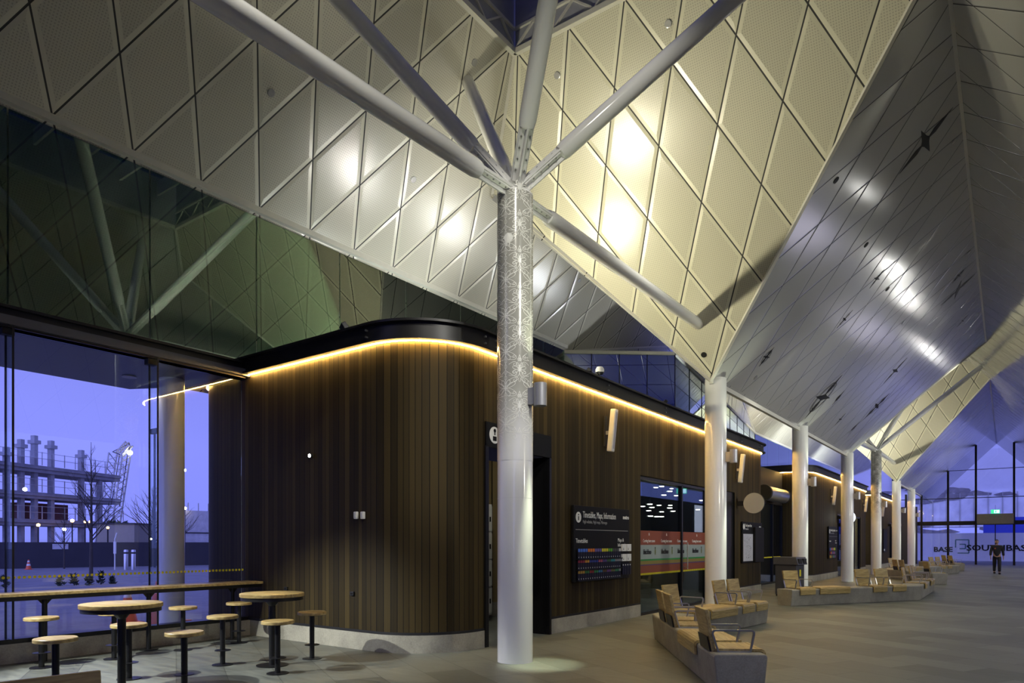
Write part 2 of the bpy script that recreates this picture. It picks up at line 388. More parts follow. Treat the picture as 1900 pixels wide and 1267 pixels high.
# trims along folds and eaves
def trim(n, segs, w=.07, h=.07, mat='trimwhite'):
    b = MB()
    for p, q in segs: b.bar(p, q, w, h)
    struct(b.build('trim_%d' % n, M[mat]), 'slim metal trim along the folds of the ceiling', 'trim')
lz = L.z
LY0, LY1 = 2 * TY - L.y, L.y
trim(1, [(PA(XG + .06, -9), PA(XG + .06, 17.8)), (Q, Rr), (PA(XG, 37.1), Q2), (Q2, R2), (Q, V), (V, T), (T, W)], .09, .1)
trim(2, [(L, P1), (P1, C2), (C2, Vector((XR, yr1, ZR))), (Vector((XR, yr1, ZR)), PD(xd, yr1 - dl)),
         (Vector((XR, yr1, ZR)), Vector((XR, yr2, ZR))), (Vector((XR, yr3, ZR)), Vector((XR, 71.5, ZR))), (Vector((XR, yr0, ZR)), Vector((XR, -14, ZR))),
         (PC(XE, yc2), Vector((XR, yr2, ZR))), (PC(XE, yc3), Vector((XR, yr3, ZR))), (PC(XE, yc0), Vector((XR, yr0, ZR)))], .06, .06)
trim(3, [(C2, PC(XE, yc2)), (PC(XE, yc3), PC(XE, 71.5)), (PD(4.0, -14), PD(4.0, 71.5))], .09, .12)
# lantern: upstand, lattice, cross fins, glass top
for k, cy in enumerate((TY, TY2)):
    y0, y1 = cy - (L.y - TY), cy + (L.y - TY); x0, x1 = L.x, xd
    t = thing('roof_lantern', ['raised square skylight above the nearest branching column', 'raised square skylight above the far branching column'][k], 'skylight', (x0, y0, lz))
    def loc(p): return Vector(p) - Vector((x0, y0, lz))
    b = MB()
    for p, q in (((x0, y0, lz), (x1, y0, lz)), ((x1, y0, lz), (x1, y1, lz)), ((x1, y1, lz), (x0, y1, lz)), ((x0, y1, lz), (x0, y0, lz))): b.bar(loc(p), loc(q), .1, .1)
    b.build('base_frame', M['trimwhite'], t)
    up = simple('lantern_side', (.35, .36, .42), .4)
    b = MB(); H = 1.3
    b.box(x0 - .06 - x0, -.02, -.05, y1 - y0 + .05, 0.05, H).box(x1 - x0 + .02, x1 - x0 + .06, -.05, y1 - y0 + .05, .05, H)
    b.box(0, x1 - x0, -.06, -.02, .05, H).box(0, x1 - x0, y1 - y0 + .02, y1 - y0 + .06, .05, H)
    b.build('upstand', up, t)
    b = MB()
    for (p, q) in (((x0, y1), (x1, y1)), ((x0, y0), (x0, y1))):
        p = Vector((*p, lz)); q = Vector((*q, lz)); nseg = 7
        for i in range(nseg):
            a = p.lerp(q, i / nseg); c = p.lerp(q, (i + 1) / nseg); mid = (a + c) / 2 + Vector((0, 0, .42)); 
            b.bar(loc(a + Vector((0, 0, .06))), loc(mid), .035, .035).bar(loc(mid), loc(c + Vector((0, 0, .06))), .035, .035)
        b.bar(loc(p + Vector((0, 0, .45))), loc(q + Vector((0, 0, .45))), .05, .05)
    b.build('lattice_truss', M['trimwhite'], t)
    for i in range(6):
        yy = (y1 - y0) * (i + .5) / 6
        MB().box(0, x1 - x0, yy - .03, yy + .03, .75, 1.15).build('fin', M['white'], t)
    MB().box(-.1, x1 - x0 + .1, -.1, y1 - y0 + .1, H, H + .02).build('pane', glass('skylight_glass', (.25, .27, .42), 1, f0=.03), t)

# ------------------------------------------------------------------ floor and ground
b = MB(); b.box(XG + .1, 5.1, -9, 61.5, -.15, 0)
struct(b.build('floor', M['floor']), 'grey stone paving of the concourse', 'floor')
b = MB(); b.add([(-220, -120, -.06), (200, -120, -.06), (200, 260, -.06), (-220, 260, -.06)], [(0, 1, 2, 3)])
struct(b.build('ground', M['asphalt']), 'asphalt forecourt outside', 'ground')

# ------------------------------------------------------------------ wall ribbons that follow a plan path
def path_arc(pts, cx, cy, r, a0, a1, n=14):
    for i in range(n + 1):
        a = math.radians(a0 + (a1 - a0) * i / n); pts.append(Vector((cx + r * math.cos(a), cy + r * math.sin(a), 0)))
def resample(pts, cuts):
    """insert exact arc length positions, return (points, lengths)"""
    L_ = [0]
    for i in range(1, len(pts)): L_.append(L_[-1] + (pts[i] - pts[i - 1]).length)
    out = []
    for i, p in enumerate(pts):
        out.append((L_[i], p))
    for c in cuts:
        for i in range(1, len(pts)):
            if L_[i - 1] < c < L_[i]:
                out.append((c, pts[i - 1].lerp(pts[i], (c - L_[i - 1]) / (L_[i] - L_[i - 1])))); break
    out.sort(key=lambda t: t[0]); return out
def ribbon(name, pts, z0, z1, off0, off1, mat, s0=None, s1=None, parent=None, smooth=True):
    Ltot = sum((pts[i] - pts[i - 1]).length for i in range(1, len(pts)))
    s0 = 0 if s0 is None else s0; s1 = Ltot if s1 is None else s1
    rs = [t for t in resample(pts, [s0, s1]) if s0 - 1e-6 <= t[0] <= s1 + 1e-6]
    rs = [t for i, t in enumerate(rs) if i == 0 or t[0] - rs[i - 1][0] > 1e-5]
    b = MB(); uv = []
    for i, (s, p) in enumerate(rs):
        a = rs[max(i - 1, 0)][1]; c = rs[min(i + 1, len(rs) - 1)][1]; d = (c - a).normalized(); n = Vector((d.y, -d.x, 0))
        for off, z in ((off0, z0), (off1, z0), (off1, z1), (off0, z1)):
            q = p + n * off; b.v.append(Vector((q.x, q.y, z))); uv.append((s, z))
    for i in range(len(rs) - 1):
        for k in range(4):
            a = i * 4 + k; c = i * 4 + (k + 1) % 4; b.f.append((a, c, c + 4, a + 4))
    b.f.append((0, 1, 2, 3)); e = (len(rs) - 1) * 4; b.f.append((e + 3, e + 2, e + 1, e)); b.uv = uv
    return b.build(name, mat, parent, smooth)
def arclen(pts, test):
    s = 0
    for i in range(1, len(pts)):
        if test(pts[i - 1], pts[i]): return s
        s += (pts[i] - pts[i - 1]).length
    return s
XW = -6.5; ZT = 4.53
def pod(path, openings, label_prefix, roofpts, idx):
    """timber pod: path runs so that the outside is on its right; openings = [(s0,s1,ztop)]"""
    Ltot = sum((path[i] - path[i - 1]).length for i in range(1, len(path)))
    root = thing('timber_pavilion', label_prefix, 'pavilion', tuple(path[0]))
    bpy.context.view_layer.update()
    parts = []
    s = 0
    for (a, c, zt) in openings + [(Ltot, Ltot, 0)]:
        if a > s + .01:
            parts.append(ribbon('timber_cladding', path, .3, ZT, -.12, 0, M['boards'], s, a))
            parts.append(ribbon('concrete_plinth', path, 0, .26, -.1, .01, M['kerb'], s, a))
            parts.append(ribbon('base_flashing', path, .26, .3, -.1, .005, M['black'], s, a))
        if c > a:
            parts.append(ribbon('timber_cladding', path, zt, ZT, -.12, 0, M['boards'], a, c))
        s = c
    parts.append(ribbon('led_strip', path, ZT - .006, ZT, .018, .034, M['led']))
    parts.append(ribbon('steel_channel', path, ZT + .0, ZT + .27, -.12, .09, M['blackbeam']))
    parts.append(ribbon('channel_flange', path, ZT + .25, ZT + .285, .09, .17, M['blackbeam']))
    parts.append(ribbon('channel_flange', path, ZT, ZT + .03, .09, .15, M['blackbeam']))
    b = MB().prism([(p[0], p[1], ZT + .05) for p in roofpts], (0, 0, .05)); parts.append(b.build('flat_roof', M['black']))
    for o in parts: keep(o, root)
    return root
# pod 1
p1 = [Vector((-12.6, 9.5, 0)), Vector((-12.6, 7.8, 0))]
path_arc(p1, -11.8, 7.8, .8, 180, 270); p1.append(Vector((-7.6, 7.0, 0)))
path_arc(p1, -7.6, 8.1, 1.1, -90, 0); p1.append(Vector((XW, 22.75, 0)))
path_arc(p1, XW - .5, 22.75, .5, 0, 90); p1.append(Vector((-7.9, 23.25, 0)))
Lst = arclen(p1, lambda a, c: abs(a.x - XW) < 1e-3 and c.y > 20)   # where the long face starts (y = 8.1)
def SY(y): return Lst + (y - 8.1)
op1 = [(SY(8.32), SY(10.07), 3.46), (SY(13.78), SY(19.0), 3.09), (SY(19.45), SY(20.2), 3.09)]
pav1 = pod(p1, op1, 'dark timber clad pavilion with a rounded corner behind the nearest column', [(-12.5, 9.5), (-12.5, 7.9), (-11.8, 7.1), (-7.6, 7.1), (-6.9, 7.4), (-6.6, 8.1), (-6.6, 23.2), (-12.5, 23.2)], 1)
# pod 2 and 3
def podn(y0, y1, ops, label, i):
    p = [Vector((-10.6, y0, 0)), Vector((XW - 1.0, y0, 0))]
    path_arc(p, XW - 1.0, y0 + 1.0, 1.0, -90, 0); p.append(Vector((XW, y1 - .5, 0))); path_arc(p, XW - .5, y1 - .5, .5, 0, 90); p.append(Vector((-10.6, y1, 0)))
    s = arclen(p, lambda a, c: abs(a.x - XW) < 1e-3 and c.y > y1 - 1)
    pod(p, [(s + a - y0 - 1, s + c - y0 - 1, z) for a, c, z in ops], label, [(-10.6, y0 + .1), (XW - 1, y0 + .1), (XW - .1, y0 + 1), (XW - .1, y1 - .1), (-10.6, y1 - .1)], i)
podn(29.6, 43.7, [(35.3, 36.9, 3.0), (38.6, 41.6, 3.0)], 'timber clad pavilion with rounded corner behind the third and fourth columns', 2)
podn(46.4, 58.5, [(53.0, 56.0, 3.0)], 'most distant timber clad pavilion beside the far glazed wall', 3)
# bolts on the beam (pairs)
for y in (9.3, 12.1, 14.9, 17.7, 20.5, 22.4):
    for dy in ((0,) if y < 22 else (-.1, .12)):
        for z in (.09, .19): keep(MB().tube([(XW + .085, y + dy, ZT + z), (XW + .125, y + dy, ZT + z)], .016, 8).build('bolt', M['bolt']), pav1)
for z in (.09, .19):
    keep(MB().tube([(-7.62, 6.92, ZT + z), (-7.62, 6.87, ZT + z)], .016, 8).build('bolt', M['bolt']), pav1)
    for yy in (8.15, 8.42): keep(MB().tube([(XW + .085, yy, ZT + z), (XW + .125, yy, ZT + z)], .016, 8).build('bolt', M['bolt']), pav1)

# recessed passage (left luggage) inside pod 1
def struct_box(name, x0, x1, y0, y1, z0, z1, mat, label, cat='wall'):
    return struct(MB().box(x0, x1, y0, y1, z0, z1).build(name, mat), label, cat)
o = ribbon('wall_passage', [Vector((-9.2, 8.0, 0)), Vector((-9.2, 12.2, 0))], .3, 3.4, 0, .05, M['boards_lit']); struct(o, 'oak boarded wall inside the passage behind the nearest column', 'wall')
struct_box('trim_4', -9.2, -9.1, 8.0, 12.2, 0, .3, M['kerb'], 'concrete kerb at the foot of the passage wall', 'trim')
struct_box('trim_5', XW - .55, XW + .03, 10.07, 10.13, 0, 3.1, M['blackmetal'], 'black steel jamb on the right of the passage', 'trim')
struct_box('trim_6', XW - .1, XW + .03, 8.26, 8.34, 0, 3.1, M['blackmetal'], 'black steel jamb on the left of the passage', 'trim')
t = thing('passage_sign', 'charcoal header sign with white oval luggage symbol over the passage', 'sign', (XW + .03, 9.2, 3.28))
MB().box(-.06, 0, -.93, .93, -.19, .19).build('panel', M['sign'], t)
b = MB(); b.lathe([(.13, 0), (.13, .006)], 28); o = b.build('symbol_disc', M['signlight'], t); o.matrix_local = frame((.001, -.72, 0), (0, 1, 0), (0, 0, 1))
for b in (MB().box(-.045, .045, -.09, -.02, .006, .01), MB().box(-.012, .012, .0, .06, .006, .01), MB().lathe([(.03, .006), (.03, .01)], 12, (-.0, .07, 0))):
    o = b.build('symbol', M['sign'], t); o.matrix_local = frame((.001, -.72, 0), (0, 1, 0), (0, 0, 1))
t = thing('luggage_locker', 'tall pale grey luggage locker inside the passage behind the column', 'locker', (-8.85, 10.68, 0))
MB().box(-.22, .22, -.62, .55, .12, 2.4).build('body', M['spgrey'], t, bevel=.01)
for i in range(4):
    for j in range(2):
        d = MB().box(.22, .24, -.6 + j * .58, -.05 + j * .58, .16 + i * .56, .68 + i * .56).build('door', M['spgrey'], t, bevel=.004)
        MB().box(.24, .255, -.14 + j * .58, -.11 + j * .58, .36 + i * .56, .46 + i * .56).build('handle', M['sign'], d)

# ------------------------------------------------------------------ shopfront in pod 1
def glazed_front(n, x, y0, y1, ztop, frames, mat='glassdark'):
    t = MB(); 
    for y in [y0] + frames + [y1]: t.box(x - .05, x + .05, y - .035, y + .035, 0, ztop)
    t.box(x - .05, x + .05, y0, y1, ztop - .06, ztop).box(x - .05, x + .05, y0, y1, 0, .06)
    o = t.build('window_frame', M['blackmetal'])
    g = MB().box(x - .006, x + .006, y0, y1, .06, ztop - .06).build('pane', M[mat])
    w = thing('window_%d' % n, 'black framed glass shopfront', 'window', (x, y0, 0)); w['kind'] = 'structure'
    keep(o, w); keep(g, w); return w
w = glazed_front(1, XW - .08, 13.82, 19.0, 3.07, [16.25, 17.95]); w['label'] = 'glass shopfront with orange and white banner between sign board and second column'
o = MB(); o.tube([(XW + .04, 16.42, .95), (XW + .04, 16.42, 1.62)], .014, 10).tube([(XW - .06, 16.42, 1.0), (XW + .04, 16.42, 1.0)], .01, 8).tube([(XW - .06, 16.42, 1.57), (XW + .04, 16.42, 1.57)], .01, 8)
keep(o.build('pull_handle', M['chrome']), w)
# banner stuck inside the glass
ban = thing('window_banner', 'orange and white sticker band across the glass shopfront reading Coming here soon', 'banner', (XW - .07, 16, 0))
BC = [('orange_band', 1.56, 1.88, (.22, .05, .018)), ('white_band', 1.24, 1.56, (.26, .31, .29)), ('green_stripe', 1.2, 1.24, (.02, .2, .04)), ('yellow_stripe', 1.12, 1.2, (.2, .15, .03)), ('purple_stripe', 1.095, 1.12, (.06, .03, .12)), ('orange_band', .93, 1.095, (.19, .045, .018))]
def flat(name, x, y0, y1, z0, z1, mat, parent, th=.002):
    return MB().box(x, x + th, y0, y1, z0, z1).build(name, mat, parent)
for nme, z0, z1, c in BC: flat(nme, 0, -2.1, 2.9, z0, z1, simple('sticker_' + nme, c, .5, var=.05), ban, .003)
d0 = MB().box(0, .002, 0, .024, .885, .93).build('yellow_dash', M['yellow'], ban); d0.location = (0, -2.1, 0)
for i in range(1, 99): d_ = d0.copy(); COL.objects.link(d_); d_.location = (0, -2.1 + i * .05, 0)
pine = simple('pineapple_green', (.1, .12, .02), .6)
for i in range(5):
    y = -1.95 + i * .98
    mw = frame((XW - .064, 16 + y, 1.65), (0, 1, 0), (0, 0, 1))
    o = text('lettering', 'Coming here soon', .1, M['signlight'], mw, sx=.85); keep(o, ban)
    keep(text('lettering', '&', .09, M['signlight'], frame((XW - .064, 16 + y + .3, 1.8), (0, 1, 0), (0, 0, 1))), ban)
    keep(text('lettering', 'blackbao', .15, M['black'], frame((XW - .064, 16 + y + .02, 1.4), (0, 1, 0), (0, 0, 1)), bold=.006, sx=.8), ban)
    b = MB(); b.add([(0, .035 * math.cos(a), .075 * math.sin(a)) for a in [k * PI / 6 for k in range(12)]], [tuple(range(12))])
    o = b.build('pineapple_mark', pine, ban); o.location = (.005, y + .66, 1.4)
    b = MB().poly([(0, -.02, 0), (0, .02, 0), (0, .03, .06), (0, 0, .04), (0, -.03, .06)]); o = b.build('pineapple_crown', M['leaf'], ban); o.location = (.005, y + .66, 1.46)
# black door further along
struct(MB().box(XW - .16, XW - .05, 19.45, 20.2, 0, 3.09).build('door_1', M['blackmetal']), 'narrow black door right of the second column', 'door')
# interior room of pod 1: floor is shared, dark back wall, ceiling lamps
struct_box('wall_shop', -10.3, -10.2, 13, 22.5, 0, 4.3, simple('shop_back_wall', (.05, .055, .06), .7), 'dark back wall of the shop')
struct_box('wall_shop_side', -10.3, XW - .2, 12.9, 13.0, 0, 4.3, simple('shop_side_wall', (.06, .06, .065), .7), 'dark side wall of the shop')
struct_box('wall_shop_end', -10.3, XW - .2, 22.5, 22.6, 0, 4.3, simple('shop_end_wall', (.06, .06, .065), .7), 'dark end wall of the shop')
lampm = emit('shop_lamp', (1, .93, .8), 14)
pts_l = [(1223, 895), (1228, 903), (1217, 905), (1246, 907), (1243, 912), (1232, 919), (1255, 920), (1193, 940), (1206, 936), (1210, 942), (1223, 938), (1244, 938), (1243, 943), (1249, 949), (1204, 948), (1228, 950), (1207, 958), (1219, 959), (1228, 959), (1267, 950), (1302, 929), (1295, 946), (1303, 951)]
for i, (u, v) in enumerate(pts_l):
    p = ond(u, v, 16.8 + (i * 37 % 11) * .1)
    r = ray(u, v); k = (XW - 1.2 - (i % 4) * .5) / r.x; p = CAM + r * k
    o = MB().box(-.05, .05, -.05, .05, 0, .02).build('shop_ceiling_lamp', lampm); o.location = p
    MB().tube([(0, 0, .02), (0, 0, max(.05, 4.4 - p.z))], .006, 6).build('hanging_rod', M['black'], o)
    tag(o, 'small lit ceiling lamp seen through the shopfront glass', 'lamp', 'small lamps inside the shopfront')
MB_exit = emit('exit_green', (.05, .8, .35), 1.2); MB_exw = emit('exit_white', (.6, .9, 1), 1.6)
def exit_sign(p, rz, label, s=1.0):
    t = thing('exit_sign', label, 'sign', p, rz)
    MB().box(-.17 * s, .17 * s, -.02, .02, -.09 * s, .09 * s).build('case', MB_exit, t)
    MB().box(-.05 * s, .15 * s, -.025, -.02, -.07 * s, .07 * s).build('lit_face', MB_exw, t)
    b = MB().box(.0 * s, .03 * s, -.028, -.025, -.05 * s, .03 * s).box(-.02 * s, .05 * s, -.028, -.025, -.01 * s, .01 * s).box(.0, .03 * s, -.028, -.025, .035 * s, .055 * s)
    b.build('running_figure', MB_exit, t); MB().tube([(0, 0, .09 * s), (0, 0, .3 * s)], .008, 6).build('hanger', M['black'], t)
exit_sign(tuple(onx(1265, 911, -8.2)), math.radians(20), 'small blue green exit sign inside the shopfront', .9)
# poster board "timetables"
def info_board(x, y0, y1, z0, z1, label, full=True):
    t = thing('information_board', label, 'sign', (x, y0, z0)); bpy.context.view_layer.update()
    w = y1 - y0; h = z1 - z0
    MB().box(-.0, .05, 0, w, 0, h).build('panel', M['sign'], t, bevel=.006)
    def F(y, z): return frame((x + .052, y0 + y, z0 + z), (0, 1, 0), (0, 0, 1))
    keep(text('lettering', 'Timetables, Maps, Information', .175 * w / 2.3, M['signlight'], F(.33, h - .17), sx=.63), t)
    keep(text('lettering', 'Ngā wātaka, Ngā mapi, Pārongo', .085 * w / 2.3, M['signgrey'], F(.33, h - .3), sx=.85), t)
    keep(text('lettering', 'metro', .11 * w / 2.3, M['signlight'], F(w - .3, h - .17), bold=.004), t)
    keep(text('lettering', 'Timetables', .12 * w / 2.3, M['signlight'], F(.07, h - .66), sx=.85), t)
    keep(text('lettering', 'Maps &', .1 * w / 2.3, M['signlight'], F(w - .53, h - .64), sx=.9), t)
    keep(text('lettering', 'Information', .1 * w / 2.3, M['signlight'], F(w - .53, h - .74), sx=.9), t)
    b = MB().box(.05, .053, .07, w - .07, h - .455, h - .443); b.build('rule_line', M['signgrey'], t)
    b = MB(); b.lathe([(.1, 0), (.1, .004)], 24); o = b.build('symbol_disc', M['signlight'], t); o.matrix_local = frame((.05, .17, h - .22), (0, 1, 0), (0, 0, 1))
    o = MB().box(-.014, .014, -.055, .02, .004, .007).box(-.014, .014, .035, .06, .004, .007).build('letter_i', M['sign'], t); o.matrix_local = frame((.05, .17, h - .22), (0, 1, 0), (0, 0, 1))
    return t, w, h
INKS = [[(70, 110, 200)] * 4 + [(200, 110, 40)] * 3 + [(90, 80, 150)] * 3 + [(200, 190, 30)] * 3 + [(80, 150, 30)] * 2 + [(60, 60, 60)] * 3 + [(190, 190, 190)],
        [(140, 20, 50)] * 3 + [(210, 150, 40)] * 2 + [(40, 60, 150)] * 4 + [(190, 90, 110)] * 2 + [(90, 70, 140)] * 2 + [(50, 100, 70)] * 2 + [(40, 150, 160)] * 2 + [(150, 150, 150)] * 3,
        [(190, 150, 50)] * 3 + [(50, 120, 60)] * 2 + [(150, 40, 40)] * 2 + [(40, 130, 70)] * 2 + [(50, 120, 170)] * 2 + [(90, 60, 30)] * 2 + [(110, 60, 130)] * 2 + [(110, 110, 50)] * 2 + [(50, 130, 80)] * 2 + [(150, 150, 150)]]
inkm = {}
def ink(c):
    if c not in inkm: inkm[c] = simple('leaflet_%d_%d_%d' % c, lin(c), .5, var=.05)
    return inkm[c]
t, w, h = info_board(XW + .02, 10.82, 13.1, .875, 2.3, 'large charcoal board titled Timetables, Maps, Information right of the nearest column')
navy = simple('leaflet_navy', (.012, .012, .03), .5, spec=.2)
for r, row in enumerate(INKS):
    zz = h - .885 - r * .2
    MB().box(.05, .11, .08, w - .42, zz - .13, zz - .11).build('rack_shelf', M['sign'], t)
    n = len(row)
    for i, c in enumerate(row):
        y = .1 + (w - .55) * i / n
        o = MB().box(.07, .085, y, y + (w - .55) / n * .85, zz - .11, zz + .08).build('leaflet', navy); o.location = t.location
        MB().box(.0851, .087, y, y + (w - .55) / n * .85, zz + .02, zz + .08).build('colour_tab', ink(c), o)
        MB().box(.0851, .0865, y + .02, y + .035, zz - .09, zz - .07).build('printed_mark', M['signlight'], o)
        tag(o, 'narrow leaflet with coloured heading in the %s rack of the large Timetables board' % ['highest', 'middle', 'lowest'][r], 'leaflet', 'route leaflets in the %s rack row' % ['top', 'middle', 'bottom'][r])
for i in range(2):
    for j in range(2):
        o = MB().box(.06, .09, w - .4 + j * .22, w - .4 + j * .22 + .19, h - .865 - i * .205, h - .72 - i * .205).build('map_booklet', M['signlight']); o.location = t.location
        MB().add([(.0905, w - .36 + j * .22, h - .84 - i * .205), (.0905, w - .33 + j * .22, h - .84 - i * .205), (.0905, w - .35 + j * .22, h - .78 - i * .205)], [(0, 1, 2)]).build('cover_mark', M['sign'], o)
        tag(o, 'white map booklet at the %s %s of the block of four on the Timetables board' % (['upper', 'lower'][i], ['left', 'right'][j]), 'booklet', 'white map booklets')
for j in range(4):
    o = MB().box(.07, .085, w - .38 + j * .105, w - .38 + j * .105 + .08, h - 1.35, h - 1.12).build('dark_leaflet', navy); o.location = t.location
    MB().box(.0851, .087, w - .37 + j * .105, w - .33 + j * .105, h - 1.16, h - 1.14).build('colour_tab', M['signlight'], o)
    tag(o, 'dark leaflet beneath the white map booklets on the Timetables board', 'leaflet', 'dark leaflets beneath the map booklets')
# map board
t = thing('map_board', 'small charcoal board with a white route map under the round grey sign', 'sign', (XW + .02, 20.72, 1.0)); bpy.context.view_layer.update()
MB().box(0, .045, 0, 2.0, 0, 1.25).build('panel', M['sign'], t, bevel=.005)
MB().box(.045, .12, 1.05, 1.98, 0, 1.1).build('leaflet_case', M['sign'], t, bevel=.01)
o = MB().box(.045, .055, .06, 1.0, .05, .88).build('route_map', simple('map_paper', (.5, .5, .54), .4, var=.1, scale=9), t)
b = MB(); random.seed(3)
for i in range(60):
    y = .15 + random.random() * .65; z = .12 + random.random() * .65; b.box(.055, .057, y, y + .02, z, z + .015)
b.build('map_marks', M['sign'], o)
keep(text('lettering', 'Find your bus', .13, M['signlight'], frame((XW + .067, 20.98, 2.14), (0, 1, 0), (0, 0, 1)), sx=.9), t)
keep(text('lettering', 'Metro info', .07, M['signlight'], frame((XW + .067, 20.98, 2.03), (0, 1, 0), (0, 0, 1))), t)
keep(text('lettering', 'metro', .08, M['signlight'], frame((XW + .067, 22.4, 2.12), (0, 1, 0), (0, 0, 1)), bold=.003), t)
b = MB(); b.lathe([(.09, 0), (.09, .004)], 20); o = b.build('symbol_disc', M['signlight'], t); o.matrix_local = frame((.045, .13, 1.1), (0, 1, 0), (0, 0, 1))
t, w, h = info_board(XW + .02, 33.0, 34.9, .9, 2.35, 'distant charcoal timetable board between the third and fourth columns')
for r in range(3):
    for i in range(8):
        MB().box(.06, .08, .1 + i * .16, .22 + i * .16, h - 1.08 - r * .17, h - .96 - r * .17).build('leaflet', ink(INKS[r][i * 2]), t)
# projecting round signs
def round_sign(y, z, mat, label, x=None):
    x = XW + .5 if x is None else x
    t = thing('round_sign', label, 'sign', (x, y, z))
    o = MB().lathe([(.3, -.04), (.3, .04)], 40).build('disc', mat, t, smooth=True); o.matrix_local = frame((0, 0, 0), (1, 0, 0), (0, 0, 1))
    o = MB().lathe([(.305, -.045), (.305, .035)], 40).build('rim', M['sign'], t, smooth=True); o.matrix_local = frame((0, .006, 0), (1, 0, 0), (0, 0, 1))
    MB().box(-.52, -.28, -.035, .035, -.07, .07).build('arm', M['sign'], t); MB().box(-.53, -.5, -.05, .05, -.14, .14).build('wall_plate', M['sign'], t)
round_sign(20.4, 2.77, M['signgrey'], 'blank grey round sign on an arm above the route map')
round_sign(35.2, 2.8, emit('lit_round', (.9, .95, 1), 1.6), 'brightly lit white round sign beside the fourth column')
round_sign(52.2, 2.8, M['signgrey'], 'distant grey round sign behind the last columns')
# wall speakers
def speaker(y, z, label, x=XW):
    t = thing('column_speaker', label, 'speaker', (x, y, z))
    m = Matrix.Translation((.17, 0, 0)) @ Matrix.Rotation(math.radians(6), 4, 'Y')
    o = MB().box(-.06, .06, -.065, .065, -.42, .42).build('cabinet', M['spgrey'], t, bevel=.02); o.matrix_local = m
    o2 = MB().box(.058, .064, -.03, .03, -.36, .36).build('grille', M['lampgrey'], o)
    MB().box(0, .03, -.05, .05, -.3, .3).build('wall_bracket', M['black'], t); MB().box(.02, .13, -.02, .02, -.07, .0).build('hinge', M['lampgrey'], t)
SPL = [(12.15, 3.83, 'white column speaker on timber wall right of the nearest column'), (20.3, 3.8, 'white column speaker above the round grey sign'),
       (33.7, 3.75, 'white column speaker above the distant timetable board'), (42.3, 3.75, 'white column speaker just left of the far branching column'),
       (48.8, 3.7, 'white column speaker between the far branching column and the next column'), (55.0, 3.7, 'most distant white column speaker, near the far glazed wall')]
for y, z, lab in SPL: speaker(y, z, lab)

# recessed entrance between pods 1 and 2
w = glazed_front(2, -7.6, 23.3, 29.6, 3.2, [25.4, 26.2, 28.2]); w['label'] = 'dark glazed entrance doors recessed between the two timber pavilions'
struct_box('wall_entrance', -7.68, -7.56, 23.3, 29.6, 3.2, 4.5, M['black'], 'black panel above the recessed entrance doors')
keep(MB().box(-7.585, -7.58, 23.4, 29.4, 1.02, 1.06).build('yellow_stripe', M['yellow']), w)
t = thing('air_curtain', 'polished steel drum over the recessed entrance doors', 'heater', (-7.2, 27.0, 3.45))
MB().tube([(0, -1.2, 0), (0, 1.3, 0)], .27, 32).build('drum', M['chrome'], t, smooth=True)
MB().tube([(0, -1.35, 0), (0, -1.2, 0)], .29, 32).build('end_cap', M['black'], t, smooth=True); MB().tube([(0, 1.3, 0), (0, 1.4, 0)], .29, 32).build('end_cap', M['black'], t, smooth=True)
MB().box(-.38, -.1, -.9, -.8, -.05, .05).box(-.38, -.1, .9, 1.0, -.05, .05).build('bracket', M['black'], t)
exit_sign((-7.3, 24.6, 2.95), PI / 2 * 0 + .2, 'green exit sign under the steel drum over the entrance', 1.1)
# far pod doors
w = glazed_front(3, XW - .08, 35.3, 36.9, 3.0, []); w['label'] = 'narrow glass door left of the fourth column'
w = glazed_front(4, XW - .08, 38.6, 41.6, 3.0, [40.0]); w['label'] = 'glass doors between the fourth column and the far branching column'
w = glazed_front(5, XW - .08, 53.0, 56.0, 3.0, [54.4]); w['label'] = 'glass doors in the most distant timber pavilion'
w = glazed_front(6, -7.6, 43.7, 46.4, 3.2, [45.0]); w['label'] = 'recessed glazing between the second and third timber pavilions'
for i, (y, lab) in enumerate(((50.6, 'dark blue poster board between the sixth and far branching columns'),)):
    t = thing('poster_board', lab, 'sign', (XW + .02, y, 1.0)); MB().box(0, .04, -.8, .8, 0, 1.5).build('panel', M['sign'], t); MB().box(.04, .042, -.7, -.2, .1, .22).build('lettering', M['signlight'], t)

# small fittings on the timber corner
def small(name, label, cat, p, build, rz=0, group=None):
    t = thing(name, label, cat, p, rz, group); build(t); return t
pl = ony(667, 956, 7.0)
for k, (u, lab) in enumerate(((663, 'white wall box, the left of two on the timber wall'), (675.5, 'white wall box, the right of two on the timber wall'))):
    p = ony(u, 956, 7.0)
    small('wall_box', lab, 'switch', p, lambda t: (MB().box(-.032, .032, -.05, 0, -.055, .055).build('cover', M['signlight'], t, bevel=.01), MB().box(-.02, .02, -.056, -.05, -.03, .03).build('face_plate', M['spgrey'], t)))
for (u, v, lab) in ((655, 1101, 'black power socket low on the timber wall'), (532, 1092, 'black power socket behind the far round table')):
    p = ony(u, v, 7.0); small('power_socket', lab, 'socket', p, lambda t: (MB().box(-.04, .04, -.03, 0, -.03, .03).build('cover', M['black'], t, bevel=.004), MB().box(-.025, .025, -.034, -.03, -.012, .012).build('outlet', M['sign'], t)))
p = ony(579, 846, 7.0)
t = thing('wall_spotlight', 'tiny bright spotlight high on the dark timber corner', 'lamp', p)
o = MB().lathe([(.034, 0), (.04, .05)], 16).build('housing', M['black'], t); o.matrix_local = frame((0, 0, 0), (1, 0, 0), (0, 0, 1))
o = MB().lathe([(.028, 0), (.028, .004)], 16).build('lens', emit('spot_lens', (1, .97, .85), 30), t); o.matrix_local = frame((0, -.051, 0), (1, 0, 0), (0, 0, 1))

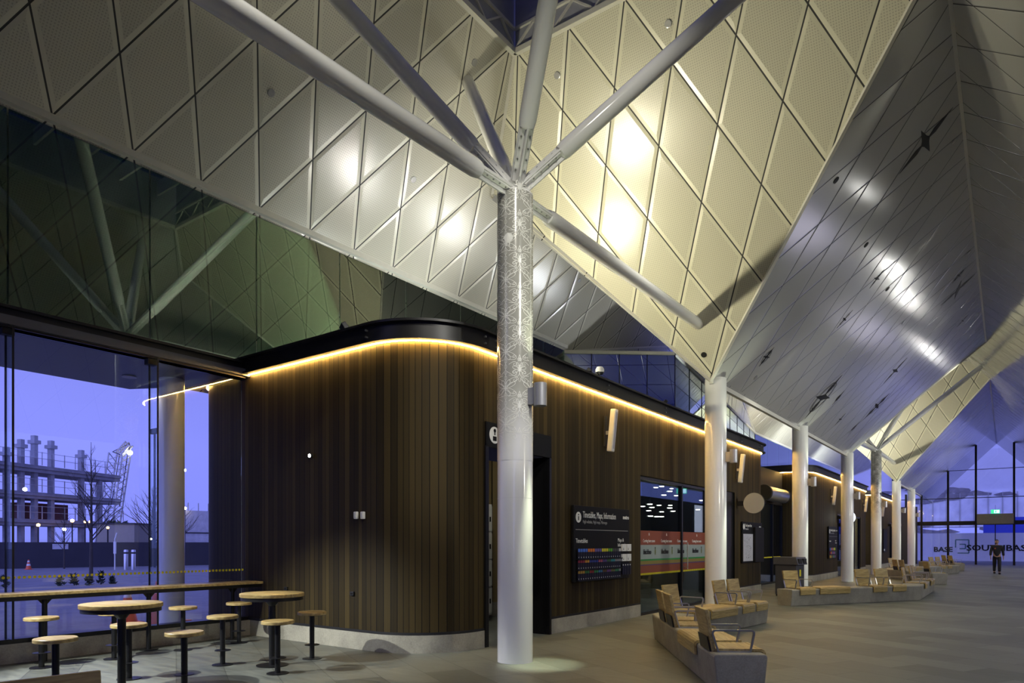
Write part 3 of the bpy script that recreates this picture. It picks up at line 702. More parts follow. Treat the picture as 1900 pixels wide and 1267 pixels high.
# ------------------------------------------------------------------ glazed left wall
def pane(n, pts, mat, label):
    b = MB(); a = Vector(pts[1]) - Vector(pts[0]); c = Vector(pts[-1]) - Vector(pts[0]); nn = a.cross(c).normalized() * .012
    o = MB().prism(pts, nn).build('window_%d' % n, M[mat]); return struct(o, label, 'window')
nn = 7
ys = [-8, -4.1, -2.2, -.3, 1.58, 3.46, 5.36, 7.24]
for i in range(len(ys) - 1):
    y0, y1 = ys[i] + .006, min(ys[i + 1], 6.95) - .006
    pane(nn, [(XG, y0, .3), (XG, y1, .3), (XG, y1, 4.45), (XG, y0, 4.45)], 'glass', 'clear pane of the left glazed wall'); nn += 1
yu = [-8, -4.1, -2.2, -.3, 1.6, 3.48, 5.36, 7.24, 9.12, 11.0, 12.88, 14.76, 16.64, 17.75]
for i in range(len(yu) - 1):
    y0, y1 = yu[i] + .012, yu[i + 1] - .012
    pane(nn, [(XG, y0, 4.76), (XG, y1, 4.76), (XG, y1, zA(XG) - .03), (XG, y0, zA(XG) - .03)], 'glassgreen', 'green tinted clerestory pane'); nn += 1
yv = [37.1 + i * 2.3 for i in range(13)]
for i in range(len(yv) - 1):
    pane(nn, [(XG, yv[i] + .01, 4.8), (XG, yv[i + 1] - .01, 4.8), (XG, yv[i + 1] - .01, zA(XG) - .03), (XG, yv[i] + .01, zA(XG) - .03)], 'glassgreen', 'green tinted clerestory pane of the far bay'); nn += 1
for A_, B_, k in ((Q, V, 4), (V, T, 9)):
    for i in range(k):
        a = A_.lerp(B_, i / k); c = A_.lerp(B_, (i + 1) / k - .0005)
        pane(nn, [(a.x, a.y, 4.6), (c.x, c.y, 4.6), (c.x, c.y, c.z), (a.x, a.y, a.z)], 'glassblue', 'dark blue clerestory pane behind the second column'); nn += 1
for A_, B_, k in ((Q, V, 4), (V, T, 9)):
    b = MB()
    for i in range(1, k + 1): a = A_.lerp(B_, i / k); b.bar((a.x + .02, a.y - .02, 4.6), (a.x + .02, a.y - .02, a.z), .02, .02)
    for z in (5.2, 5.8, 6.4, 7.0): b.bar((A_.x + .02, A_.y - .02, z), (B_.x + .02, B_.y - .02, z), .008, .008)
    struct(b.build('trim_%d' % (20 + k), M['black']), 'thin dark joints of the blue clerestory', 'trim')
# beams of the glazed wall
b = MB().box(XG - .08, XG + .1, -8, 7.0, 4.47, 4.75).box(XG - .1, XG + .16, -8, 6.95, 4.72, 4.76).box(XG - .1, XG + .13, -8, 6.95, 4.47, 4.5)
struct(b.build('trim_7', M['blackbeam']), 'black steel beam across the left glazed wall', 'trim')
b = MB().box(XG - .05, XG + .15, -8, 6.98, .26, .32)
struct(b.build('trim_8', M['blackmetal']), 'black sill of the left glazed wall', 'trim')
b = MB().box(XG - .12, XG + .19, -8, 7.0, -.05, .26)
struct(b.build('trim_9', M['kerb']), 'concrete kerb under the left glazed wall', 'trim')
for y in (-2.2, -.3, 1.58, 3.46, 5.36):
    o = MB().box(XG + .0, XG + .26, y - .009, y + .009, .32, 4.47).build('glass_fin', M['glassfin']); tag(o, 'vertical glass stiffening fin of the left glazed wall', 'fin', 'glass fins of the left wall')
    MB().box(XG + .25, XG + .262, y - .012, y + .012, .32, 4.47).box(XG - .01, XG + .004, y - .012, y + .012, .32, 4.47).build('edge_strip', M['black'], o)
    MB().box(XG - .02, XG + .1, y - .07, y + .07, 4.38, 4.47).build('clamp', M['black'], o)
    o.name = 'window_fin'; o['kind'] = 'structure'
dots = thing('safety_dot_row', 'row of small yellow safety dots on the left glazing above the counter', 'sticker', (XG + .03, 3, 1.135))
d0 = MB().lathe([(.02, 0), (.02, .002)], 14).build('dot', M['yellow'], dots); d0.matrix_local = frame((0, .3, 0), (0, 1, 0), (0, 0, 1))
for i in range(1, 61): d_ = d0.copy(); COL.objects.link(d_); d_.location = (0, .3 + i * .0608, 0)
# canopy downlight
p = onz(240, 698, 4.5)
t = thing('canopy_downlight', 'bright round downlight in the dark soffit outside the glazing', 'lamp', p)
MB().lathe([(.1, -.02), (.115, -.02), (.115, 0)], 24).build('rim', M['lampgrey'], t); MB().lathe([(.095, -.018), (.095, -.01)], 24).build('lens', emit('canopy_lens', (1, .98, .9), 7), t)
sp = bpy.data.lights.new('canopy_light', 'SPOT'); sp.energy = 14; sp.spot_size = 2.2; sp.color = (1, .93, .8)
o = bpy.data.objects.new('canopy_light', sp); COL.objects.link(o); o.location = p + Vector((0, 0, -.05)); 

# ------------------------------------------------------------------ columns
def column(y, ztop, label, r=.24, x=XE, lamp=True, z0=0):
    t = thing('column', label, 'column', (x, y, z0))
    MB().lathe([(r, 0), (r, 2.2), (r, ztop - z0)], 56).build('shaft', M['white'], t, smooth=True)
    MB().lathe([(r + .0008, 2.2), (r + .0008, 2.204)], 56).build('seam', M['steelwhite'], t, smooth=True)
    return t
def wall_lamp(y, label, x=XE):
    t = thing('column_lamp', label, 'lamp', (x + .24, y, 3.56))
    MB().box(0, .1, -.05, .05, -.12, .1).build('bracket', M['lampgrey'], t)
    MB().lathe([(.075, -.15), (.085, -.15), (.085, .15), (0, .15)], 24, (.17, 0, 0)).build('cylinder', M['lampgrey'], t, smooth=True)
    MB().lathe([(.065, -.149), (.065, -.14)], 20, (.17, 0, 0)).build('lens', emit('lamp_lens', (1, .95, .8), 25), t)
    for d, e in ((-1, 800), (1, 90)):
        s = bpy.data.lights.new('lamp_beam', 'SPOT'); s.energy = e; s.spot_size = math.radians(22 if d < 0 else 48); s.spot_blend = .8; s.color = (.93, 1, .72); s.shadow_soft_size = .04
        o = bpy.data.objects.new('lamp_beam', s); COL.objects.link(o); o.location = (x + .41, y, 3.56 + d * .17)
        o.rotation_euler = (0 if d < 0 else PI, 0, 0)
CY = [7.54, 15.42, 23.31, 31.34, 39.14, 47.05, 55.0]
ORD = ['nearest', 'second', 'third', 'fourth', 'far branching', 'sixth', 'seventh']
cols = []
for i, y in enumerate(CY):
    zt = 6.3 if i in (0, 4) else 5.35
    lab = ['tall white round column with patterned film and six steel branches', 'plain white column, second from the camera, beside the shopfront', 'plain white column, third from the camera, behind the litter bin', 'plain white column, fourth from the camera',
           'distant white column with patterned film and steel branches', 'plain white column just beyond the far branching one', 'last plain white column before the far glazed wall'][i]
    cols.append(column(y, zt, lab))
    wall_lamp(y, 'grey cylinder lamp on the %s column' % ORD[i])
# patterned film: ribbons bent round the shaft
def film(t, r=.24):
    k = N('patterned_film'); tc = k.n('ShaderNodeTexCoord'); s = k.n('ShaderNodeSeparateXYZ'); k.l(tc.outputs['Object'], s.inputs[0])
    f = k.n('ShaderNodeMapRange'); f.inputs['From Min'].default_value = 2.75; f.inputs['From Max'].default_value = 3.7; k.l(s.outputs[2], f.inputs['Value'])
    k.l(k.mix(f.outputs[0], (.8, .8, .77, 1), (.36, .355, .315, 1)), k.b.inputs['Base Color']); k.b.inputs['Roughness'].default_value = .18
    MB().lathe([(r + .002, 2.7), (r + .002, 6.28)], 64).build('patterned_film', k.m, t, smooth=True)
    b = MB(); R = r + .0045; P0 = 2 * PI * r / 4; H = .48
    def stroke(pts, w=.0065):
        n = len(pts)
        if n < 2: return
        o = len(b.v)
        for i in range(n):
            a = pts[max(i - 1, 0)]; c = pts[min(i + 1, n - 1)]; dx, dy = c[0] - a[0], c[1] - a[1]; l = math.hypot(dx, dy) or 1
            nx, ny = -dy / l * w / 2, dx / l * w / 2
            for sgn in (1, -1):
                x = pts[i][0] + nx * sgn; z = pts[i][1] + ny * sgn; th = x / r
                b.v.append(Vector((R * math.cos(th), R * math.sin(th), z)))
        for i in range(n - 1): a = o + 2 * i; b.f.append((a, a + 1, a + 3, a + 2))
    def leaf(x, z, ang, ln, wd):
        ca, sa = math.cos(ang), math.sin(ang); pts = []
        for i in range(17):
            tt = i / 16; q = tt * 2 * PI
            px = ln * (1 - math.cos(q)) / 2; py = wd * math.sin(q) * (.6 + .4 * px / ln)
            pts.append((x + px * ca - py * sa, z + px * sa + py * ca))
        stroke(pts)
    def koru(x, z, ang, s, flip=1):
        pts = []
        for i in range(22):
            tt = i / 21
            if tt < .4: px, py = tt / .4 * .6, .16 * math.sin(tt / .4 * PI / 2)
            else:
                q = (tt - .4) / .6 * 1.5 * 2 * PI * .75; rr = .26 * (1 - (tt - .4) / .6 * .8)
                px, py = .6 + rr * math.sin(q) , .16 - .26 + rr * math.cos(q)
            px *= s; py *= s * flip; pts.append((x + px * math.cos(ang) - py * math.sin(ang), z + px * math.sin(ang) + py * math.cos(ang)))
        stroke(pts)
    base = math.atan2((CAM - Vector(t.location)).y, (CAM - Vector(t.location)).x) * r - .13
    nz = int(3.4 / H) + 1
    for cx in range(4):
        for cz in range(nz):
            X = base + cx * P0; Z = 6.05 - cz * H
            if Z < 3.0: continue
            for sgn in (1, -1):
                for a in (28, 62): leaf(X, Z, math.radians(a) if sgn > 0 else PI - math.radians(a), .15 if a < 50 else .12, .03); leaf(X, Z, -math.radians(a) if sgn > 0 else PI + math.radians(a), .15 if a < 50 else .12, .03)
                big = []
                for i in range(15):
                    q = i / 14; big.append((X + sgn * (.02 + .155 * math.sin(q * PI)), Z + .02 + .2 * q + .02 * math.sin(q * 2 * PI)))
                stroke(big)
                for dz, f in ((.1, 1), (.17, -1), (-.1, -1), (-.17, 1)): koru(X + sgn * .045, Z + dz, (math.radians(12) if sgn > 0 else PI - math.radians(12)), .13, f * sgn)
                koru(X + sgn * .19, Z + .22, PI / 2 * (1 if sgn > 0 else 1), .1, sgn); koru(X + sgn * .19, Z - .04, -PI / 2, .1, -sgn)
            for j in range(5):
                zz = Z + .06 + j * .075
                stroke([(X + .018 * math.cos(q), zz + .03 * math.sin(q)) for q in [i * PI / 5 for i in range(11)]], .005)
            stroke([(X, Z - .24), (X, Z + .24)], .006)
            X2 = X + P0 / 2
            for a in range(0, 360, 45): leaf(X2, Z + H / 2, math.radians(a + 22), .1, .022)
            for j in (-1, 1): stroke([(X2 + .03 * j * math.cos(q) , Z + H / 2 + .16 * math.sin(q)) for q in [i * PI / 8 for i in range(17)]], .005)
    b.build('film_pattern', M['wrapline'], t, fixn=False)
    # bird shapes
    def bird(th0, z, s, mat):
        out = [(-.5, .05), (-.35, .12), (-.2, .3), (0, .42), (.22, .38), (.36, .2), (.36, -.05), (.2, -.2), (.16, -.42), (.22, -.46), (.1, -.46), (.1, -.22), (-.02, -.24), (-.04, -.42), (.02, -.46), (-.1, -.46), (-.1, -.2), (-.22, -.05), (-.26, .08)]
        q = MB(); q.add([((R + .003) * math.cos(th0 + x * s / r), (R + .003) * math.sin(th0 + x * s / r), z + y * s) for x, y in out], [tuple(range(len(out)))])
        q.build('bird_motif', mat, t, fixn=False)
    th = math.atan2((CAM - Vector(t.location)).y, (CAM - Vector(t.location)).x)
    bird(th - .42, 5.62 if t.location.y < 20 else 5.2, .2, M['wrapline']); bird(th + .95, 4.08, .2, M['wrap'] if t.location.y < 20 else M['black'])
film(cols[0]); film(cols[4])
# steel branches
def branch(t, c, e, label):
    """tube from the node c to the ceiling point e, with bolted cruciform connector"""
    c = Vector(c); e = Vector(e); d = (e - c).normalized(); base = Vector(t.location)
    j0, j1 = c + d * .16, c + d * .78
    o = MB(); n = 14
    o.tube([j1 - base, j1 + d * .02 - base, j1 + d * .1 - base, e - base], .115, 28, radii=[.07, .1, .115, .115]); o.build('branch_tube', M['white'], t, smooth=True)
    x = d.cross(Vector((0, 0, 1))); x = x.normalized() if x.length > .01 else Vector((1, 0, 0)); y = x.cross(d)
    b = MB(); b.bar(c + d * .05 - base, j1 + d * .1 - base, .2, .03, tuple(y)).bar(c + d * .05 - base, j1 + d * .1 - base, .03, .2, tuple(y))
    b.bar(j0 - base, j1 - base, .17, .075, tuple(y))
    con = b.build('connector_plates', M['steelwhite'], t, bevel=.006)
    for k in range(4):
        p = c + d * (.3 + k * .13) - base
        for s1 in (1, -1):
            MB().tube([p + x * s1 * .06 - y * .05, p + x * s1 * .06 + y * .05], .013, 8).build('bolt', M['bolt'], con)
for k, yy in enumerate((0, TY2 - TY)):
    t = cols[0] if k == 0 else cols[4]
    c = Vector((XE, CY[0] if k == 0 else CY[4], 6.33))
    dy = c.y - TY
    MB().lathe([(.24, -.35), (.24, -.1), (.21, .0), (.13, .06), (0, .08)], 48, c - Vector(t.location)).build('node_head', M['steelwhite'], t, smooth=True)
    for e in ((XE, 14.35, 6.33), (XE, .9, 6.1), (-8.32, 10.05, 10.4), (-8.32, 5.03, 10.4), (-1.0, 10.0, 10.5), (-2.05, 4.9, 11.2)):
        branch(t, c, (e[0], e[1] + dy, e[2]), '')

# exterior column
column(6.3, 4.5, 'pale round column outside the left glazed wall under the canopy', .21, -12.0)

# ------------------------------------------------------------------ ceiling ornaments and fittings
mC = lambda u, v: onpl(u, v, (XE, 0, ZE), (-GC, 0, 1))
nCdown = Vector((GC, 0, -1)).normalized()
def ornament(u, v, du, dv, kind, label):
    p = mC(u, v) + nCdown * .004
    e0 = mC(u - du, v - dv); e1 = mC(u + du, v + dv); x = (e1 - e0).normalized(); ln = (e1 - e0).length
    m = frame(p, x, nCdown.cross(x))
    t = thing('ceiling_motif', label, 'motif'); t.matrix_world = m
    h = ln / 2
    def F(out, nme='star', z=0):
        b = MB(); b.prism([(x, y, z) for x, y in out], (0, 0, .004)); b.build(nme, M['black'], t)
    if kind in ('star', 'starring', 'ornate'):
        F([(h, 0), (h * .35, h * .13), (h * .12, h * .03), (h * .08, 0), (h * .12, -h * .03), (h * .35, -h * .13)], 'needle')
        F([(-h, 0), (-h * .35, -h * .13), (-h * .12, -h * .03), (-h * .08, 0), (-h * .12, h * .03), (-h * .35, h * .13)], 'needle')
        F([(.0 * h, .78 * h), (.09 * h, .2 * h), (.16 * h, 0), (.09 * h, -.2 * h), (.0 * h, -.78 * h), (-.09 * h, -.2 * h), (-.16 * h, 0), (-.09 * h, .2 * h)], 'cross_star')
    if kind in ('starring', 'ring', 'ornate'):
        for s in ((.68, .5), (.58, .42)) if kind != 'ring' else ((.6, .45),):
            b = MB(); n = 36; o = len(b.v)
            for i in range(n):
                a = 2 * PI * i / n
                for q in (1, .93): b.v.append(Vector((h * s[0] * q * math.cos(a), h * s[1] * q * math.sin(a), 0)))
            for i in range(n): a = 2 * i; c = 2 * ((i + 1) % n); b.f.append((a, c, c + 1, a + 1))
            b.build('ring', M['black'], t, fixn=False)
    if kind == 'lens':
        F([(h * math.cos(a) * .5, h * .34 * math.sin(a)) for a in [k * PI / 8 for k in range(16)]], 'lens'); F([(h, 0), (.45 * h, .06 * h), (.45 * h, -.06 * h)], 'needle'); F([(-h, 0), (-.45 * h, -.06 * h), (-.45 * h, .06 * h)], 'needle')
    if kind == 'ring': F([(h, 0), (0, h * .09), (-h, 0), (0, -h * .09)], 'needle'); F([(0, h * .55), (h * .12, 0), (0, -h * .55), (-h * .12, 0)], 'cross_star')
for a in ((1717, 262, 50, -62, 'star', 'large black four pointed star nearest the top of the silver ceiling'),
          (1627, 517, 14, -18, 'star', 'black star in the middle of the silver ceiling, right of the bright streak'),
          (1567, 592, 15, -17, 'ring', 'small ringed black star on the silver ceiling above the second column'),
          (1422, 662, 14, -18, 'starring', 'ringed black star close to the second column top'),
          (1527, 737, 35, -41, 'starring', 'largest ringed black compass star above the third column'),
          (1555, 738, 11, -13, 'lens', 'black lens shape just right of the largest compass star'),
          (1559, 777.6, 10, -11, 'star', 'tiny black star low on the ceiling between third and fourth columns'),
          (1584, 793.7, 9.5, -10.5, 'lens', 'black lens shape above the fourth column'),
          (1627, 753, 23, -23, 'ornate', 'ornate ringed black star on the lower right of the silver ceiling'),
          (1661, 687.6, 22, -24, 'star', 'black star lying in the violet streak of the silver ceiling'),
          (1786, 595, 11, -12, 'star', 'black star closest to the far end of the ridge'),
          (1777, 538, 32, -29, 'star', 'long black star next to the ridge'),
          (1779, 511, 13, -15, 'ornate', 'ornate black ringed motif next to the ridge')): ornament(*a)
def fitting(p, n, label, lit, r=.05, cat='lamp'):
    t = thing('ceiling_fitting', label, cat)
    z = Vector(n).normalized(); x = Vector((0, 1, 0)).cross(z)
    if x.length < .1: x = Vector((1, 0, 0)).cross(z)
    t.matrix_world = frame(Vector(p), x, z.cross(x))
    MB().lathe([(r, 0), (r * 1.05, .012), (r * .85, .014)], 20).build('ring', M['lampgrey'] if lit != 0 else M['black'], t)
    MB().lathe([(r * .8, .008), (r * .8, .013)], 20).build('lens', {2: emit('fit_lit', (1, .98, .9), 4), 1: M['lampgrey'], 0: M['black']}[lit], t)
aD = (GA, 0, -1); bD = (0, -GB, -1); cD = (GC, 0, -1)
for u, v, pl, lit, lab in ((503, 172, 'A', 1, 'grey round fitting high on the left ceiling slope'), (880, 116, 'A', 1, 'pale round fitting beside the third branch tip'), (767, 333, 'A', 2, 'small lit round fitting on the left ceiling slope left of the branches'),
                           (1075, 520, 'A', 2, 'small lit fitting on the grey slope right of the patterned column'), (1034, 140, 'B', 1, 'grey round fitting just right of the upright branch'), (1240, 44, 'B', 2, 'bright round fitting near the top of the cream ceiling'),
                           (1306, 658, 'B', 0, 'black round detector at the lowest tip of the cream ceiling'), (1551, 334, 'C', 0, 'black oval detector at the left edge of the silver ceiling'), (1770, 261, 'C', 1, 'ringed fitting beside the ridge right of the large star'),
                           (1607, 454, 'C', 0, 'black detector left of the upper bright spots'), (1646.6, 536, 'C', 0, 'dark detector beside the violet streak'), (1676, 598, 'C', 1, 'pale fitting in the middle of the silver ceiling'),
                           (1797.6, 468, 'C', 1, 'pale fitting at the ridge above the ornate motif'), (1812, 584, 'C', 1, 'pale fitting at the ridge near the far edge'), (1402, 700, 'C', 1, 'grey fitting low beside the second column top'), (1467, 744, 'C', 1, 'grey fitting low between second and third columns')):
    if pl == 'A': p = onpl(u, v, L, nA); n = aD
    elif pl == 'B': p = onpl(u, v, C2, (0, GB, 1)); n = bD
    else: p = mC(u, v); n = cD
    fitting(p, n, lab, lit, .06)

def spot(p, aim, e, size, col=(1, .96, .85), r=.06):  # hall lamps, and fill spots added without fixtures
    s = bpy.data.lights.new('hall_and_fill_spot', 'SPOT'); s.energy = e; s.spot_size = math.radians(size); s.spot_blend = .6; s.color = col; s.shadow_soft_size = r
    o = bpy.data.objects.new('hall_and_fill_spot', s); COL.objects.link(o); o.location = p; o.rotation_euler = (Vector(aim) - Vector(p)).to_track_quat('-Z', 'Y').to_euler()
# floodlights on the pavilion roof
def flood(x, y, z, aim, e, label, col=(1, .93, .7), size=1.75, fixture=True):
    if label:
        t = thing('floodlight', label, 'lamp', (x, y, z))
        d = (Vector(aim) - Vector((x, y, z))).normalized(); m = frame((0, 0, .12), d.cross(Vector((0, 0, 1))), d.cross(d.cross(Vector((0, 0, 1)))))
        o = MB().box(-.12, .12, -.09, .09, -.04, .04).build('housing', M['blackbeam'], t, bevel=.01); zz = d
        x_ = d.cross(Vector((0, 0, 1))).normalized(); o.matrix_local = frame((0, 0, .14), x_, d.cross(x_))
        MB().box(-.02, .02, -.02, .02, 0, .12).build('bracket', M['blackbeam'], t)
    s = bpy.data.lights.new('flood_beam', 'SPOT'); s.energy = e; s.spot_size = size; s.spot_blend = .9; s.color = col; s.shadow_soft_size = .12
    o = bpy.data.objects.new('flood_beam', s); COL.objects.link(o); o.location = Vector((x, y, z + .14)) + (Vector(aim) - Vector((x, y, z))).normalized() * .1
    o.rotation_euler = (Vector(aim) - Vector((x, y, z))).to_track_quat('-Z', 'Y').to_euler()
    return o
FZ = ZT + .3
flood(-8.45, 7.2, FZ, (-5.2, 12.6, 9.0), 800, 'black floodlight standing on the beam at the rounded corner')
flood(-8.7, 9.9, FZ, (-5.0, 13.6, 8.2), 700, 'floodlight on the pavilion roof behind the beam, near the corner', (1, .92, .62))
flood(-6.75, 11.9, FZ, (-10.2, 10.4, 8.2), 370, 'floodlight on the pavilion roof right of the nearest column', (1, .98, .9), 1.15)
flood(-6.75, 15.6, FZ, (-10.2, 12.6, 8.0), 320, 'floodlight on the pavilion roof left of the second column', (1, .98, .9), 1.5)
for yy, e in ((7.2 + 31.6, 900), (9.9 + 31.6, 700)):
    flood(-8.6, yy, FZ, (-5.0, yy + 5, 8.8), e, 'floodlight on the distant pavilion roof aimed at the far cream ceiling, the %s one' % ('nearer' if yy < 40 else 'farther'))
flood(-7.0, 43.2, FZ, (-9.7, 41.0, 8.6), 250, 'floodlight at the end of the second pavilion roof', (1, .97, .88))
for yy in (16, 22, 28, 35, 41, 48, 56): spot((4.7, yy, 4.8), (-3.6, yy + 1, 6.3), 760, 80, (.99, 1, .95), .1)  # unseen uplights added along the right wall to brighten the silver ceiling
for xx, yy, ty_, e in ((2.0, 23.9, 14.8, 9), (2.0, 31.2, 19.7, 26), (2.2, 32.6, 20, 16), (1.8, 33.9, 21, 7), (2.0, 35.4, 22.6, 20), (2.15, 36.8, 23, 14), (2.0, 45, 30, 20), (2.0, 47, 31, 20)): spot((xx, yy, ZR - GC * (xx - XR) - .12), (-2.2, ty_, 8.5), e, 60, (1, .99, .95), .06)
spot((-7.3, 8.9, 4.95), (-6.6, 6.9, 8.6), 200, 70, (1, .95, .78), .08)  # added fill from the pavilion roof for the left branches
spot((1.6, 4.6, 7.4), (XE, 7.54, 4.6), 1300, 30, (1, .98, .9), .08)  # this and the next: unseen spots added to brighten column and branches
spot((-1.0, 2.0, 9.4), (XE, 7.54, 5.9), 900, 55, (1, .96, .84), .08)
spot((-7.2, 33.5, 4.95), (-9.6, 37.5, 8.8), 800, 95, (1, .93, .7), .1)  # three fill spots added to brighten the far left roof
spot((-7.2, 39.5, 4.95), (-9.6, 44, 8.6), 1100, 95, (.95, .98, 1), .1)
spot((-7.2, 49.5, 4.95), (-9.6, 54, 8.6), 1000, 95, (.9, .95, 1), .1)
for yy in (39.5, 45, 51): spot((-9.2, yy, 4.9), (-11.6, yy + 1.5, 6.8), 260, 125, (.95, 1, .93), .1)  # added fill through the glass for the outer strip of the far roof
spot((-9.6, 10.8, 4.9), (-11.8, 9.8, 6.8), 150, 120, (.95, 1, .95), .1)  # added fill for the roof slope seen through the green clerestory
# dome camera
p = onx(1108, 700, XW - .02); p.z = ZT + .28
t = thing('dome_camera', 'white dome camera on a short stalk above the black beam', 'camera', p)
MB().box(-.03, .03, -.03, .03, 0, .12).build('stalk', M['black'], t)
b = MB().lathe([(0, .09), (.06, .085), (.085, .04), (.085, -.02), (.06, -.02)], 24, (.06, 0, .15)); b.build('housing', M['signlight'], t, smooth=True)
MB().lathe([(.055, 0), (.05, -.03), (.03, -.055), (0, -.06)], 20, (.08, 0, .14)).build('dome', M['black'], t, smooth=True)

# ------------------------------------------------------------------ counter, tables, stools
t = thing('window_counter', 'long timber topped bar counter on black posts along the left glazing', 'counter', (-10.42, 3, 0))
MB().box(-.22, .22, -9, 3.92, .915, .955).build('counter_top', M['topwood'], t, bevel=.004)
MB().box(-.2, .2, -9, 3.9, .86, .915).build('steel_frame', M['blackmetal'], t)
for (x, y) in ((-10.5, 3.78), (-10.46, 5.14), (-10.44, 6.5), (-10.5, 2.4), (-10.5, 1.0)):
    lg = MB().tube([(0, 0, 0), (0, 0, .86)], .033, 16)
    lg.lathe([(.13, 0), (.13, .01)], 24).build('leg', M['blackmetal'], t, smooth=True).location = (x + 10.42, y - 3, 0)
    o = MB().prism([(0, -.1, .86), (0, .1, .86), (0, .03, .78), (0, -.03, .78)], (.012, 0, 0)).build('gusset', M['blackmetal'], t); o.location = (x + 10.42, y - 3, 0)
def round_table(p, label, r=.4):
    t = thing('bar_table', label, 'table', (p[0], p[1], 0), group=None)
    MB().lathe([(0, .905), (r, .905), (r + .003, .91), (r + .003, .945), (r - .003, .95), (0, .95)], 56).build('table_top', M['topwood'], t, smooth=True)
    MB().lathe([(r - .02, .86), (r - .012, .86), (r - .012, .905), (0, .905)], 56).build('steel_rim', M['blackmetal'], t, smooth=True)
    MB().lathe([(.042, 0), (.042, .86)], 24).build('pole', M['blackmetal'], t, smooth=True)
    MB().lathe([(.042, .78), (.1, .855), (.1, .865)], 24).build('collar', M['blackmetal'], t, smooth=True)
    MB().lathe([(.2, 0), (.2, .01), (.05, .012)], 36).build('base_plate', M['blackmetal'], t, smooth=True)
round_table((-7.79, 5.42), 'round timber topped bar table, the farther of two, near the timber corner')
round_table((-7.79, 3.54), 'round timber topped bar table at the left with its pole cut by the frame')
st0 = thing('bar_stool', 'x', 'stool')
MB().lathe([(0, .61), (.185, .61), (.195, .615), (.195, .645), (.188, .652), (0, .652)], 48).build('seat', M['topwood'], st0, smooth=True)
MB().lathe([(.12, .6), (.12, .61)], 24).build('seat_plate', M['blackmetal'], st0)
MB().lathe([(.033, 0), (.033, .6)], 20).build('pole', M['blackmetal'], st0, smooth=True)
MB().lathe([(.035, .19), (.1, .19), (.1, .197), (.035, .197)], 32).build('footrest_disc', M['blackmetal'], st0, smooth=True)
MB().lathe([(.13, 0), (.13, .01), (.04, .012)], 32).build('base_plate', M['blackmetal'], st0, smooth=True)
ST = [(-7.25, 5.12, 'timber bar stool in front of the farther round table'), (-7.8, 6.06, 'bar stool closest to the timber wall, right of the farther table'), (-8.35, 5.06, 'bar stool left of the farther round table'),
      (-9.98, 6.33, 'bar stool at the counter nearest the timber wall'), (-9.98, 5.41, 'bar stool at the counter, second from the timber wall'), (-9.99, 4.44, 'bar stool at the counter partly behind the left round table'),
      (-10.04, 3.58, 'bar stool at the counter, leftmost in the photo'), (-8.38, 3.89, 'bar stool just right of the left table pole, on its window side'), (-7.15, 3.89, 'bar stool between the two round tables near the camera'), (-7.73, 2.88, 'bar stool at the left whose base is hidden by the bench back')]
for i, (x, y, lab) in enumerate(ST):
    o = st0 if i == 0 else copy_tree(st0); o.location = (x, y, 0); o['label'] = lab; o['group'] = 'round timber bar stools'

# ------------------------------------------------------------------ concrete benches and seats
def bench(pts, w, label, h=.42):
    global CUR
    pts = [Vector((x, y, 0)) for x, y in pts]; o = Vector(pts[0]); t = thing('concrete_bench', label, 'bench', tuple(o))
    prof = [(-.43, 0), (-.5, .385), (-.49, .405), (-.465, .42), (.465, .42), (.49, .405), (.5, .385), (.43, 0)]
    b = MB(); n = len(pts)
    for i, p in enumerate(pts):
        if i == 0: d = (pts[1] - p).normalized(); nn_ = Vector((d.y, -d.x, 0)); k = 1
        elif i == n - 1: d = (p - pts[i - 1]).normalized(); nn_ = Vector((d.y, -d.x, 0)); k = 1
        else:
            d1 = (p - pts[i - 1]).normalized(); d2 = (pts[i + 1] - p).normalized(); n1 = Vector((d1.y, -d1.x, 0)); n2 = Vector((d2.y, -d2.x, 0)); nn_ = (n1 + n2).normalized(); k = 1 / nn_.dot(n1)
        for a, z in prof: b.v.append(p - o + nn_ * a * w * k + Vector((0, 0, z * h / .42)))
    m = len(prof)
    for i in range(n - 1):
        for j in range(m): a = i * m + j; c = i * m + (j + 1) % m; b.f.append((a, c, c + m, a + m))
    b.f.append(tuple(range(m))); b.f.append(tuple(reversed(range((n - 1) * m, n * m))))
    b.build('concrete_block', M['bench'], t, bevel=.012); CUR = [t]
    return t
def seat_proto(width, back, arms):
    W2 = width / 2; b = MB()
    for i in range(6): x0 = -.24 + i * .078; b.box(x0, x0 + .079, -W2, W2, .0, .035 - .001 * (i % 2))
    t = b.build('seat', M['seatwood'], None, bevel=.003)
    prof = [(.23, .035), (.27, .035), (.3, .02), (.315, -.01), (.305, -.14), (.28, -.14), (.285, -.01), (.27, .0), (.23, .0)]
    MB().prism([(x, -W2, z) for x, z in prof], (0, width, 0)).build('front_drop', M['seatwood'], t, bevel=.004)
    if back:
        prof = [(-.26, .0), (-.22, .0), (-.3, .46), (-.345, .455)]
        MB().prism([(x, -W2, z) for x, z in prof], (0, width, 0)).build('backrest', M['seatwood'], t, bevel=.006)
        MB().prism([(-.28, -W2 + .03, .0), (-.265, -W2 + .03, .0), (-.3, -W2 + .03, .16), (-.312, -W2 + .03, .16)], (0, width - .06, 0)).build('back_plate', M['blackmetal'], t)
    for s in arms:
        y = s * (W2 + .02)
        pts = [(-.2, y, .005), (-.262, y, .2), (-.255, y, .225), (-.235, y, .235), (.155, y, .235), (.175, y, .225), (.18, y, .2), (.14, y, .005)]
        b = MB()
        for i in range(len(pts)): b.bar(pts[i], pts[(i + 1) % len(pts)], .018, .03, (0, 1, 0))
        b.build('armrest', M['chrome'], t)
    return t
PROT = {}; CUR = [None]
